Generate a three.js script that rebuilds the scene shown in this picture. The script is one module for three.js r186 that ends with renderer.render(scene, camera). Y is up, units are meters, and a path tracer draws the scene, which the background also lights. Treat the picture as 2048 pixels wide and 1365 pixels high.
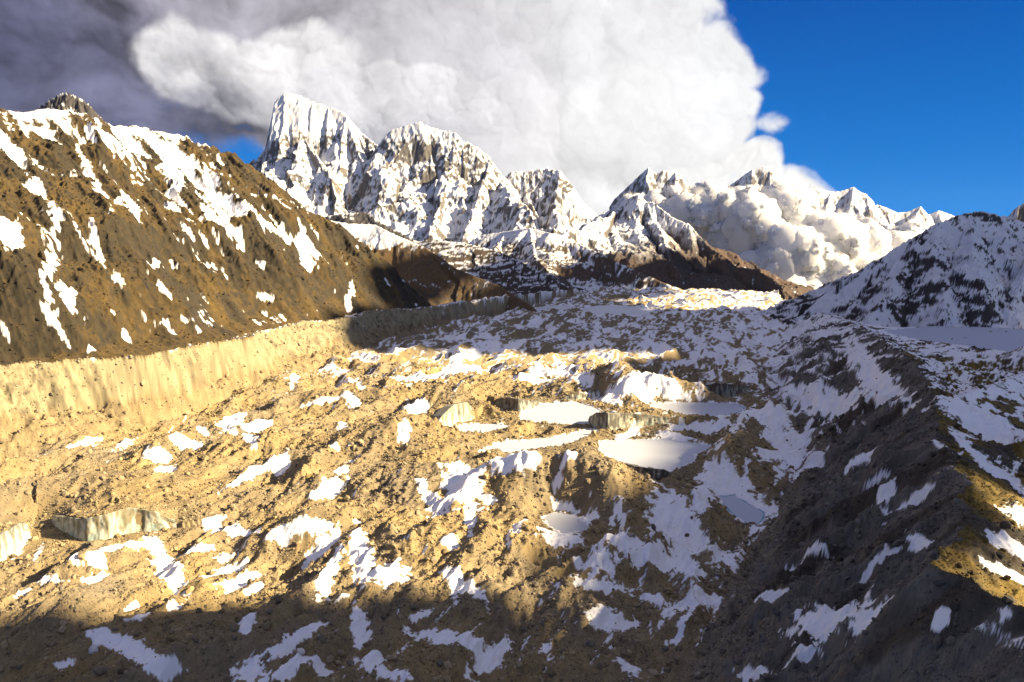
import * as THREE from 'three';
import { mergeGeometries } from 'three/addons/utils/BufferGeometryUtils.js';

// ---------------------------------------------------------------- camera, sun, exposure
const F = 1365, PITCH = Math.atan(232.5 / F), CP = Math.cos(PITCH), SP = Math.sin(PITCH);
const EYE = 230;                                   // metres of the eye above the glacier near by
const scene = new THREE.Scene();
const camera = new THREE.PerspectiveCamera(2 * Math.atan(682.5 / F) * 180 / Math.PI, 2048 / 1365, 1, 90000);
camera.position.set(0, EYE, 0);
camera.lookAt(0, EYE - SP * 100, -CP * 100);
const renderer = new THREE.WebGLRenderer({ antialias: true });
renderer.toneMapping = THREE.LinearToneMapping;
renderer.toneMappingExposure = 3.9;
renderer.shadowMap.enabled = true;
const SUN_AZ = 97 * Math.PI / 180, SUN_EL = 27 * Math.PI / 180;
const SUNX = Math.cos(SUN_EL) * Math.sin(SUN_AZ), SUNY = Math.sin(SUN_EL), SUND = Math.cos(SUN_EL) * Math.cos(SUN_AZ);   // x right, y up, d ahead
const sun = new THREE.DirectionalLight(new THREE.Color().setRGB(1, 0.81, 0.51), 5);
sun.position.set(SUNX * 9000, SUNY * 9000, -SUND * 9000);
sun.castShadow = true;
Object.assign(sun.shadow.camera, { left: -6000, right: 6000, top: 6000, bottom: -6000, near: 10, far: 30000 });
sun.shadow.mapSize.set(4096, 4096);
scene.add(sun, sun.target);
scene.fog = new THREE.FogExp2(new THREE.Color().setRGB(0.45, 0.66, 1), 1.2e-6);

// ---------------------------------------------------------------- helpers
// x to the right, h above the eye, d ahead; a photograph pixel (2048 x 1365) gives a direction, a depth or a height the place on it
const ray = (u, v) => { const cx = (u - 1024) / F, cy = (682.5 - v) / F; return [cx, cy * CP - SP, cy * SP + CP]; };
const atD = (u, v, d) => { const r = ray(u, v), s = d / r[2]; return [r[0] * s, r[1] * s, d]; };
const atY = (u, v, y) => { const r = ray(u, v), s = y / r[1]; return [r[0] * s, y, r[2] * s]; };
function rng(seed) { let a = seed >>> 0; return () => { a = (a + 0x6D2B79F5) | 0; let t = Math.imul(a ^ (a >>> 15), 1 | a); t = (t + Math.imul(t ^ (t >>> 7), 61 | t)) ^ t; return ((t ^ (t >>> 14)) >>> 0) / 4294967296; }; }
const PERM = new Uint8Array(512), GX = new Float64Array(256), GY = new Float64Array(256);
{ const r = rng(77), p = [...Array(256).keys()]; for (let i = 255; i > 0; i--) { const j = Math.floor(r() * (i + 1)); [p[i], p[j]] = [p[j], p[i]]; }
  for (let i = 0; i < 512; i++) PERM[i] = p[i & 255];
  for (let i = 0; i < 256; i++) { const a = r() * 6.28318; GX[i] = Math.cos(a) * 1.5; GY[i] = Math.sin(a) * 1.5; } }
function noise(x, y) {                              // gradient noise, about -1..1
  const fx = Math.floor(x), fy = Math.floor(y), X = fx & 255, Y = fy & 255, a = x - fx, b = y - fy;
  const u = a * a * a * (a * (a * 6 - 15) + 10), v = b * b * b * (b * (b * 6 - 15) + 10);
  const g00 = PERM[PERM[X] + Y], g10 = PERM[PERM[X + 1] + Y], g01 = PERM[PERM[X] + Y + 1], g11 = PERM[PERM[X + 1] + Y + 1];
  const n00 = GX[g00] * a + GY[g00] * b, n10 = GX[g10] * (a - 1) + GY[g10] * b, n01 = GX[g01] * a + GY[g01] * (b - 1), n11 = GX[g11] * (a - 1) + GY[g11] * (b - 1);
  const p = n00 + u * (n10 - n00), q = n01 + u * (n11 - n01);
  return p + v * (q - p);
}
function fbm(x, y, o) { let s = 0, a = 0.5; for (let i = 0; i < o; i++) { s += a * noise(x, y); x = x * 2.03 + 17.3; y = y * 2.03 - 9.1; a *= 0.5; } return s; }
function ridged(x, y, o) { let s = 0, a = 0.55, w = 1; for (let i = 0; i < o; i++) { let n = 1 - Math.abs(noise(x, y)); n *= n; s += a * n * w; w = Math.min(1, n * 1.4); x = x * 2.07 + 5.7; y = y * 2.07 + 3.9; a *= 0.48; } return s; }
function billow(x, y, o) { let s = 0, a = 0.55; for (let i = 0; i < o; i++) { s += a * Math.abs(noise(x, y)); x = x * 2.05 + 4.1; y = y * 2.05 - 7.7; a *= 0.5; } return s; }
const clamp = (x, a = 0, b = 1) => x < a ? a : x > b ? b : x;
const step = (a, b, x) => { const t = clamp((x - a) / (b - a)); return t * t * (3 - 2 * t); };
const mix = (a, b, t) => a + (b - a) * t;
function table(pairs) {                             // piecewise linear, held level beyond the ends
  const p = [...pairs].sort((a, b) => a[0] - b[0]);
  return (x) => { if (x <= p[0][0]) return p[0][1]; for (let i = 1; i < p.length; i++) if (x <= p[i][0]) { const t = (x - p[i - 1][0]) / (p[i][0] - p[i - 1][0]); return mix(p[i - 1][1], p[i][1], t); } return p[p.length - 1][1]; };
}
function fastTable(pairs, x0, x1, n, smooth = 0) {  // the same, sampled and softened
  const f = table(pairs), a = new Float64Array(n + 1); let b = a;
  for (let i = 0; i <= n; i++) a[i] = f(x0 + (x1 - x0) * i / n);
  for (let k = 0; k < smooth; k++) { b = a.slice(); for (let i = 1; i < n; i++) a[i] = (b[i - 1] + 2 * b[i] + b[i + 1]) / 4; }
  return (x) => { const q = clamp((x - x0) / (x1 - x0)) * n, i = Math.min(n - 1, q | 0), t = q - i; return a[i] + (a[i + 1] - a[i]) * t; };
}
const taken = {};
const numbered = (n) => { const k = taken[n] = (taken[n] ?? -1) + 1; return k ? n + '_' + String(k).padStart(3, '0') : n; };
function put(o, name, label, category, { group, kind } = {}) {
  o.name = numbered(name); o.userData = { label, category };
  if (group) o.userData.group = group;
  if (kind) o.userData.kind = kind;
  o.traverse((m) => { if (m.isMesh) { m.castShadow = true; m.receiveShadow = true; } });
  scene.add(o); return o;
}
const ground = new THREE.MeshStandardMaterial({ vertexColors: true, roughness: 0.96 });
// colours of matter, linear
const SNOW = [0.58, 0.59, 0.615], OLD_SNOW = [0.74, 0.735, 0.745];
// ---------------------------------------------------------------- sky: air and clouds by direction
{
  const W = 4096, Hh = 2048, px = new Float32Array(W * Hh * 4);
  const dirOf = (u, v) => { const r = ray(u, v); return [Math.atan2(r[0], r[2]), Math.atan2(r[1], Math.hypot(r[0], r[2]))]; };
  const toLin = (c) => Math.pow(c / 255, 2.2);
  // where the cloud stands: centre, half width, half height (as directions), weight
  const blobs = [[350, -150, 900, 330, 1], [150, 120, 420, 300, 1], [650, 150, 480, 190, 1], [1000, 120, 420, 260, 1], [1190, 60, 230, 170, 1], [1330, 150, 165, 110, 1], [1300, 250, 190, 110, 1], [1110, 330, 260, 150, 1],
    [1400, 140, 110, 60, 0.9], [1450, 205, 60, 50, 0.55], [1500, 345, 80, 55, 1], [1400, 370, 120, 60, 1], [1580, 400, 90, 60, 1], [1530, 250, 40, 30, 0.22], [1250, 420, 260, 80, 1], [1600, 480, 200, 70, 1], [-500, 150, 900, 420, 1]].map(([u, v, a, b, w]) => [...dirOf(u, v), a / F, b / F, w]);
  const holes = [[440, 320, 150, 60, 0.28], [330, 215, 60, 22, 0.16], [1468, 345, 26, 15, 0.5]].map(([u, v, a, b, w]) => [...dirOf(u, v), a / F, b / F, w]);
  // how light the cloud is by direction: shaded underside far to the left, sunlit towers on the right
  const tone = [[20, 40, 96, 100, 135], [200, 140, 118, 118, 140], [40, 190, 66, 70, 98], [330, 60, 120, 112, 132], [300, 230, 66, 70, 105], [480, 110, 205, 203, 208], [420, 240, 92, 94, 128], [600, 190, 215, 212, 214], [560, 40, 132, 127, 140], [760, 40, 182, 178, 185], [820, 160, 228, 225, 228], [1000, 140, 208, 205, 211],
    [900, 60, 212, 209, 213], [1150, 60, 246, 245, 247], [1060, 250, 244, 242, 242], [1330, 130, 252, 252, 253], [1280, 250, 254, 252, 252], [1460, 170, 246, 248, 253], [1150, 330, 246, 244, 243], [1500, 330, 250, 250, 250], [1400, 380, 245, 244, 242], [1600, 460, 246, 242, 230], [-800, 150, 90, 92, 118], [-300, 120, 88, 92, 124], [1900, 450, 235, 236, 240]].map(([u, v, r, g, b]) => [...dirOf(u, v), toLin(r), toLin(g), toLin(b)]);
  const E = renderer.toneMappingExposure;
  const hash = (i, j, k) => { let h = Math.imul(i, 374761393) ^ Math.imul(j, 668265263) ^ Math.imul(k, 974634777); h = Math.imul(h ^ (h >>> 13), 1274126177); return ((h ^ (h >>> 16)) >>> 0) / 4294967296; };
  const domes = (x, y, k) => {                      // round heads of cloud: the highest of the balls near by
    const fx = Math.floor(x), fy = Math.floor(y); let m = 0;
    for (let j = -1; j <= 1; j++) for (let i = -1; i <= 1; i++) { const a = fx + i, b = fy + j, dx = x - a - hash(a, b, k), dy = y - b - hash(a, b, k + 9), R = 0.5 + 0.5 * hash(a, b, k + 5), z = R * R - dx * dx - dy * dy; if (z > m) m = z; }
    return Math.sqrt(m);
  };
  const heads = (x, y) => 0.50 * domes(x * 6, y * 7, 1) + 0.26 * domes(x * 14, y * 16, 2) + 0.13 * domes(x * 33, y * 36, 3) + 0.07 * domes(x * 75, y * 80, 4) + 0.04 * domes(x * 160, y * 160, 5);
  const wrap = (a) => a > Math.PI ? a - 2 * Math.PI : a < -Math.PI ? a + 2 * Math.PI : a;
  // masses that stand before the rest, each lit from above and from the right
  const masses = [
    { b: [[480, 135, 165, 78], [620, 165, 115, 78], [400, 150, 95, 70], [560, 100, 95, 50], [350, 130, 50, 36]], hi: [240, 238, 238], lo: [118, 118, 142], v: [95, 265], soft: 0.55 },
    { b: [[760, 215, 130, 62], [880, 200, 95, 60], [935, 235, 60, 45], [700, 190, 80, 50]], hi: [236, 234, 236], lo: [176, 174, 184], v: [145, 290], soft: 0.26 },
    { b: [[1500, 335, 66, 44], [1400, 365, 105, 50], [1580, 390, 80, 50], [1470, 385, 100, 60], [1320, 395, 110, 60]], hi: [253, 252, 250], lo: [222, 220, 226], v: [300, 440], soft: 0.2 },
  ].map((m) => ({ b: m.b.map(([u, v, a, c]) => [...dirOf(u, v), a / F, c / F]), hi: m.hi.map(toLin), lo: m.lo.map(toLin), e: [dirOf(1024, m.v[0])[1], dirOf(1024, m.v[1])[1]], soft: m.soft }));
  for (let j = Hh / 2; j < Hh; j++) {
    const el = ((j + 0.5) / Hh - 0.5) * Math.PI, sinEl = Math.sin(el);
    for (let i = 0; i < W; i++) {
      // three.js: u = atan2(z, x) / 2pi + 0.5; ahead is -z, so the azimuth from ahead, to the right, is
      const az = wrap(((i + 0.5) / W - 0.5) * 2 * Math.PI + Math.PI / 2), near = Math.abs(az) < 1.1 && el < 0.75;
      const k = clamp(el / 0.45);
      let r = mix(0.022, 0.0, Math.pow(k, 0.5)), g = mix(0.29, 0.026, Math.pow(k, 0.7)), b = mix(0.82, 0.28, Math.pow(k, 0.8));
      const warpX = fbm(az * 5 + 3, el * 6, 3) * 0.05, warpY = fbm(az * 5 - 8, el * 6 + 5, 3) * 0.05, X = az + warpX, Y = el + warpY;
      let f = -0.6;
      if (Math.abs(az) < 1.5) {
        for (const q of blobs) { const e = ((X - q[0]) / q[2]) ** 2 + ((Y - q[1]) / q[3]) ** 2; if (e < 3) f = Math.max(f, q[4] * (1 - e)); }
        for (const q of holes) { const e = ((X - q[0]) / q[2]) ** 2 + ((Y - q[1]) / q[3]) ** 2; if (e < 1) f -= q[4] * 2.0 * (1 - e); }
      }
      const left = step(2.6, -0.4, az < -2 ? az + 6.283 : az);
      const wide = fbm(Math.cos(az) * 1.6 + 4, Math.sin(az) * 1.6 + sinEl * 2.2, 3) * 1.6 + 0.2 + 0.12 * (left - 0.5) - 0.62 * step(0.55, 0.22, el);   // outside the view the same broken cumulus goes on
      f = mix(f, wide, Math.max(az < 0 ? step(0.9, 1.5, -az) : step(1.2, 1.9, az), step(0.62, 0.95, el)));
      const jx = az + 0.6 * warpX + 0.016 * fbm(az * 34, el * 34, 4), jy = el + 0.6 * warpY + 0.016 * fbm(az * 34 + 9, el * 34, 4);
      const Z = near ? heads(jx, jy) : 0.75 - billow(az * 9 + warpX * 9, el * 11 + warpY * 9, 3);
      const rag = near ? 0.3 * fbm(az * 26, el * 28, 5) : 0, den = f + (near ? 0.38 : 0.6) * (Z - 0.24) - 0.2 + (near ? 0.42 * fbm(az * 13 + warpX * 8, el * 15 + warpY * 8, 6) : 0) + rag * 0.7;
      const a = step(-0.05, near ? mix(0.55, 0.30, step(0.0, 0.3, az)) : 0.3, den);
      let relief1 = 0, relief2 = 0;
      if (near) { relief1 = clamp((Z - heads(jx + 0.005, jy + 0.004)) * 2.2, -0.25, 0.25); relief2 = clamp((Z - heads(jx + 0.026, jy + 0.022)) * 1.1, -0.3, 0.3); }
      if (a > 0) {
        let w = 0, cr = 0, cg = 0, cb = 0;
        if (Math.abs(az) < 1.6 && el < 1) {
          for (const t of tone) { const dx = X + warpX - t[0], dy = (Y + warpY - t[1]) * 1.3, e = 1 / ((dx * dx + dy * dy) ** 1.5 + 0.0006); w += e; cr += t[2] * e; cg += t[3] * e; cb += t[4] * e; }
          cr /= w; cg /= w; cb /= w;
        }
        const m = Math.max(step(1.0, 1.5, Math.abs(az)), step(0.55, 0.9, el)), gl = clamp(0.78 + 0.35 * (0.5 - left) + 0.5 * fbm(az * 3, el * 3, 2), 0.3, 1.1);
        cr = mix(cr, gl * 0.95, m); cg = mix(cg, gl * 0.95, m); cb = mix(cb, gl, m);
        const lum = cr * 0.3 + cg * 0.6 + cb * 0.1;
        const sh = 1 + (0.3 * relief1 + 0.6 * relief2) * (1.2 - 0.6 * lum) + (near ? 0.45 * fbm(az * 7 + warpX * 6, el * 9 + warpY * 6, 5) * (1.2 - lum) + 2.4 * clamp(fbm(az * 11 + warpX * 14, el * 17 + warpY * 14, 5), -0.4, 0.4) * clamp(0.75 - lum) : 0);
        r = mix(r, cr * sh, a); g = mix(g, cg * sh, a); b = mix(b, cb * sh, a);
      }
      if (near) for (const m of masses) {
        let c = -1; for (const q of m.b) { const e = ((X - q[0]) / q[2]) ** 2 + ((Y - q[1]) / q[3]) ** 2; if (e < 2) c = Math.max(c, 1 - e); }
        if (c < -0.6) continue;
        const dn = c + 0.8 * (Z - 0.30) - 0.12 + rag * 0.8, low = clamp((m.e[0] - (el + 1.6 * warpY + 0.10 * (Z - 0.3) + 0.03 * fbm(az * 14, el * 14, 4))) / (m.e[0] - m.e[1]));
        const aa = step(0, m.soft, dn) * clamp(0.8 + 1.3 * fbm(az * 9 + 5, el * 11, 5)) * (1 - 0.95 * step(0.55, 1.0, low));
        if (aa <= 0) continue;
        const lum = mix(m.hi[1], m.lo[1], low), sh = 1 + (1.0 * relief1 + 1.1 * relief2) * (1.15 - 0.75 * lum) + rag * 0.25 * (1 - lum);
        r = mix(r, mix(m.hi[0], m.lo[0], low) * sh, aa); g = mix(g, mix(m.hi[1], m.lo[1], low) * sh, aa); b = mix(b, mix(m.hi[2], m.lo[2], low) * sh, aa);
      }
      const q = (j * W + i) * 4;
      px[q] = r / E; px[q + 1] = g / E; px[q + 2] = b / E; px[q + 3] = 1;
    }
  }
  for (let q = 0; q < W * Hh * 2; q += 4) { px[q] = 0.10; px[q + 1] = 0.11; px[q + 2] = 0.13; px[q + 3] = 1; }
  const sky = new THREE.DataTexture(px, W, Hh, THREE.RGBAFormat, THREE.FloatType);
  sky.mapping = THREE.EquirectangularReflectionMapping; sky.magFilter = THREE.LinearFilter; sky.needsUpdate = true;
  scene.background = sky; scene.environment = sky;
}
// ---------------------------------------------------------------- the valley: one continuous relief, cut into glacier, moraines, hillside and valley floor
// valley axis: s along it, n across it (positive to the right)
const AX = 0.324, AD = 0.946;
const toS = (x, d) => x * AX + d * AD, toN = (x, d) => x * AD - d * AX;
const edge = (list) => list.map(([u, v, y]) => { const [x, h, d] = atY(u, v, y); return [toS(x, d), toN(x, d), h]; });
const lc = edge([[0, 728, -150], [171, 716, -154], [281, 713, -157], [395, 690, -162], [492, 678, -166], [536, 661, -170], [611, 643, -174], [703, 635, -180], [735, 624, -184], [896, 609, -200], [1050, 590, -226], [1150, 577, -240]]);
const lt = edge([[0, 905, -226], [75, 896, -227], [246, 850, -228], [374, 812, -229], [500, 772, -230], [637, 731, -232], [747, 693, -236], [879, 655, -242], [1000, 622, -252], [1100, 598, -262]]);
const rc = edge([[1590, 600, -192], [1660, 630, -176], [1742, 663, -154], [1831, 725, -143], [1876, 790, -139], [1878, 840, -138], [1862, 865, -137], [1900, 908, -134], [1938, 950, -131], [1942, 998, -129], [1928, 1060, -126], [1892, 1095, -125], [1900, 1150, -122], [2048, 1213, -118]]);
const rt = edge([[1400, 1300, -238], [1500, 1110, -237], [1565, 1000, -236], [1610, 920, -236], [1590, 850, -237], [1540, 800, -238], [1530, 740, -240], [1560, 680, -244], [1590, 625, -252]]);
const S0 = -400, S1 = 4200, NS = 1840;
const leftCrestN = fastTable(lc.map((p) => [p[0], p[1]]), S0, S1, NS, 6), leftCrestH = fastTable([...lc.map((p) => [p[0], p[2]]), [2900, -290], [3300, -350]], S0, S1, NS, 20);
const leftToeN = fastTable(lt.map((p) => [p[0], p[1]]), S0, S1, NS, 12), rightToeN = fastTable([[-400, -30], ...rt.map((p) => [p[0], p[1]])], S0, S1, NS, 60);
const rightCrestN = fastTable([[-400, 95], [60, 92], ...rc.map((p) => [p[0], p[1]])], S0, S1, NS, 5), rightCrestH = fastTable(rc.map((p) => [p[0], p[2]]), S0, S1, NS, 24);
const fadeEnd = (s) => step(1500, 2100, s);
const floorH = fastTable([[-400, -236], [700, -236], [1300, -240], [2000, -258], [2600, -272], [3200, -292], [3400, -330], [4200, -520]], S0, S1, NS, 60);
// hillside skyline: the level top, then the spur that comes down to the moraine
const TOPN = -1400;
function onSheet(u, v, s0, n0, s1, n1) {            // where the direction meets an upright sheet through two places
  const r = ray(u, v), rs = r[0] * AX + r[2] * AD, rn = r[0] * AD - r[2] * AX, ds = s1 - s0, dn = n1 - n0;
  const k = (s0 * dn - n0 * ds) / (rs * dn - rn * ds);
  return [rs * k, rn * k, r[1] * k];
}
const topLine = [[0, 207], [17, 215], [79, 212], [137, 227], [191, 239], [239, 246], [308, 255], [352, 258]].map(([u, v]) => onSheet(u, v, 0, TOPN, 1000, TOPN));
const spurLine = [[352, 258], [393, 279], [444, 308], [485, 328], [547, 362], [632, 403], [700, 444], [723, 475], [758, 499], [792, 529], [819, 557], [853, 591], [874, 604]].map(([u, v]) => onSheet(u, v, 1370, TOPN, 1585, -743));
const spurH = fastTable(spurLine.map((p) => [p[1], p[2]]), -1450, -700, 600, 3), topH = fastTable(topLine.map((p) => [p[0], p[2]]), -200, 1400, 400, 3);
const spurS = (n) => 1370 + (n - TOPN) * (215 / 657);
// ponds on the ice: outline as seen, level
const pondOutlines = [
  { y: -236.5, pts: [[1065, 812], [1110, 806], [1160, 808], [1200, 820], [1190, 838], [1175, 852], [1130, 850], [1080, 846], [1040, 842], [1045, 826]], label: 'frozen pond below the dark ice cliff, left of the ice block' },
  { y: -236.5, pts: [[880, 864], [905, 853], [950, 849], [1000, 850], [1020, 853], [985, 862], [940, 870], [900, 874]], label: 'narrow frozen pond at the foot of the leaning grey-green ice cliff' },
  { y: -236.5, pts: [[960, 907], [985, 893], [1010, 884], [1060, 881], [1110, 876], [1150, 866], [1185, 858], [1192, 866], [1160, 880], [1120, 892], [1070, 897], [1020, 906]], label: 'long frozen pond arm behind the tan debris hill' },
  { y: -236.5, pts: [[1205, 884], [1250, 882], [1330, 878], [1392, 888], [1440, 893], [1412, 902], [1388, 910], [1385, 925], [1355, 938], [1318, 948], [1262, 940], [1225, 920], [1200, 900]], label: 'wide white frozen pond right of the tan debris hill' },
  { y: -237, pts: [[1295, 808], [1350, 806], [1420, 806], [1470, 807], [1494, 816], [1480, 826], [1430, 833], [1370, 830], [1320, 822]], melt: 1, label: 'snow-covered pond below the dark ice cave' },
  { y: -240, pts: [[1441, 992], [1470, 990], [1490, 1003], [1530, 1026], [1528, 1040], [1515, 1051], [1490, 1046], [1466, 1030], [1448, 1012]], melt: 2, label: 'small pale blue pond at the foot of the dark moraine' },
  { y: -239, pts: [[1087, 1036], [1110, 1027], [1150, 1033], [1175, 1047], [1170, 1063], [1130, 1068], [1100, 1056]], label: 'small round frozen pond on the edge of the moraine shadow' },
  { y: -262, pts: [[1160, 618], [1200, 611], [1260, 613], [1300, 619], [1290, 630], [1230, 633], [1180, 630]], label: 'far white pond near the end of the glacier' },
  { y: -262, pts: [[1060, 618], [1100, 612], [1140, 611], [1150, 618], [1110, 624], [1072, 627]], label: 'far white pond beside the tan moraine end' },
];
for (const p of pondOutlines) {
  p.w = p.pts.map(([u, v]) => { const [x, , d] = atY(u, v, p.y); return [x, d]; });
  p.box = [Math.min(...p.w.map((q) => q[0])) - 60, Math.max(...p.w.map((q) => q[0])) + 60, Math.min(...p.w.map((q) => q[1])) - 60, Math.max(...p.w.map((q) => q[1])) + 60];
}
function toOutline(w, x, d) {                       // distance to an outline, negative inside
  let best = 1e9, inside = false;
  for (let i = 0, j = w.length - 1; i < w.length; j = i++) {
    const [ax, ad] = w[j], [bx, bd] = w[i], ex = bx - ax, ed = bd - ad, t = clamp(((x - ax) * ex + (d - ad) * ed) / (ex * ex + ed * ed)), qx = x - ax - t * ex, qd = d - ad - t * ed;
    best = Math.min(best, qx * qx + qd * qd);
    if ((ad > d) !== (bd > d) && x < ax + (d - ad) / (bd - ad) * (bx - ax)) inside = !inside;
  }
  return inside ? -Math.sqrt(best) : Math.sqrt(best);
}
// hills of debris on the ice: foot as seen, rise, half lengths across and ahead, turn
const hillList = [
  [1130, 1000, 27, 75, 34, -0.15, 1.4], [1040, 985, 14, 45, 26, 0.2], [1240, 985, 13, 40, 22, 0.1], [790, 900, 27, 60, 40, 0.3, 1.2], [870, 880, 14, 40, 26, 0.2], [690, 800, 12, 60, 30, 0.1],
  [1010, 820, 13, 60, 26, 0], [930, 800, 10, 60, 30, 0], [1330, 800, 30, 75, 50, -0.1, 1.3], [1240, 780, 20, 30, 40, 0], [1420, 770, 20, 50, 30, 0], [1480, 905, 21, 40, 40, 0.2, 1.2], [1180, 770, 15, 50, 40, 0], [1440, 930, 10, 30, 40, 0],
  [230, 1000, 15, 70, 38, 0.1], [20, 1020, 13, 40, 32, 0], [640, 1050, 14, 40, 20, 0.5], [900, 955, 13, 40, 16, 0.35, 1.1], [720, 1160, 7, 24, 12, 0], [880, 1100, 8, 40, 18, 0.3], [300, 1290, 7, 60, 26, 0.2], [930, 1220, 6, 30, 16, 0.1], [1250, 1120, 8, 36, 26, 0.7],
  [520, 900, 8, 50, 24, 0.2], [330, 900, 7, 60, 20, 0.3], [1010, 690, 12, 90, 50, 0], [1260, 690, 12, 120, 60, 0], [1120, 890, 14, 30, 18, 0], [1262, 846, 9, 30, 18, 0], [1400, 1080, -7, 36, 20, 0], [1450, 985, -4, 40, 26, 0.3], [1090, 1095, 5, 26, 12, 0], [560, 1110, -6, 30, 20, 0.4],
].map(([u, v, rise, a, b, turn, sharp]) => { const [x, , d] = atY(u, v, -236); return { x, d, rise: rise * 1.3, a, b, c: Math.cos(turn), s: Math.sin(turn), sharp: sharp ?? 1.8, reach: Math.max(a, b) * 2.2 }; });
// cliffs of bare ice cut into hills: foot line as seen, rise
const cliffList = [
  { foot: [[96, 1046], [130, 1068], [172, 1084], [215, 1080], [262, 1066], [310, 1062], [352, 1056]], y: -239, rise: [4, 10, 14.5, 16, 16, 12, 3], label: 'curved pale ice cliff with dirty streaks on the left foreground' },
  { foot: [[-40, 1128], [0, 1124], [28, 1108], [50, 1078], [62, 1052]], y: -239, rise: [14, 16, 15, 11, 2], label: 'green-blue ice cliff cut by the left edge' },
  { foot: [[866, 866], [886, 862], [912, 852], [938, 846], [952, 836]], y: -237, rise: [3, 13, 21, 21, 8], label: 'leaning grey-green ice cliff above the pond' },
  { foot: [[990, 806], [1012, 818], [1036, 827], [1058, 822], [1088, 808]], y: -237, rise: [4, 12, 15, 11, 3], label: 'dark ice cliff at the head of the pond' },
  { foot: [[1118, 806], [1142, 805], [1166, 803], [1182, 796]], y: -237, rise: [2, 8, 9, 3], label: 'low turquoise ice cliff under the snowy hill' },
  { foot: [[1408, 778], [1428, 790], [1455, 795], [1480, 791], [1502, 778]], y: -237, rise: [4, 14, 15, 12, 3], label: 'shadowed ice cave cliff below the dark moraine' },
  { foot: [[1232, 934], [1262, 956], [1290, 968], [1330, 966], [1348, 958]], y: -239, rise: [4, 9, 12, 10, 4], label: 'ice cliff painted dark for its shade, on the near shore of the wide white pond' },
  { foot: [[1174, 846], [1188, 861], [1214, 865], [1240, 859], [1290, 852], [1340, 846]], y: -237.5, rise: [6, 17, 19, 16, 11, 4], label: 'dark ice block with upright grooves standing between the ponds' },
];
for (const c of cliffList) { c.w = c.foot.map(([u, v]) => { const [x, , d] = atY(u, v, c.y); return [x, d]; }); c.box = [Math.min(...c.w.map((q) => q[0])) - 60, Math.max(...c.w.map((q) => q[0])) + 60, Math.min(...c.w.map((q) => q[1])) - 30, Math.max(...c.w.map((q) => q[1])) + 70]; }
function cliffStep(c, x, d) {                       // how much the ground rises behind the foot line, and lies level before it
  let best = 1e9, t0 = 0, side = 0;
  for (let i = 1; i < c.w.length; i++) {
    const [ax, ad] = c.w[i - 1], [bx, bd] = c.w[i], ex = bx - ax, ed = bd - ad, t = clamp(((x - ax) * ex + (d - ad) * ed) / (ex * ex + ed * ed)), qx = x - ax - t * ex, qd = d - ad - t * ed, q = qx * qx + qd * qd;
    if (q < best) { best = q; t0 = i - 1 + t; side = ex * (d - ad) - ed * (x - ax); }
  }
  const i = Math.min(c.rise.length - 2, t0 | 0);
  return [Math.sqrt(best) * (side > 0 ? 1 : -1), mix(c.rise[i], c.rise[i + 1], t0 - i), t0];
}
const lakeShore = [[1765, 661], [1850, 655], [1950, 656], [2060, 660], [2150, 668], [2150, 700], [2050, 706], [1990, 702], [1960, 697], [1900, 689], [1840, 680], [1790, 671]].map(([u, v]) => { const [x, , d] = atY(u, v, -204); return [x, d]; });
const crestWobble = (s) => (7 * fbm(s / 48, 5.5, 3) + 2.5 * noise(s / 13, 8.8)) * (0.9 + 0.5 * step(900, 1500, s)) + 10 * step(1500, 1700, s) * ridged(s / 95, 3.3, 2) * step(2600, 1800, s);
const REG = { GLACIER: 0, LEFTWALL: 1, HILL: 2, RIGHTWALL: 3, OUTER: 4 };
const info = { reg: 0, f: 0, s: 0, n: 0, pond: 1e9 };
const LAKE_Y = -204;
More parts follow.
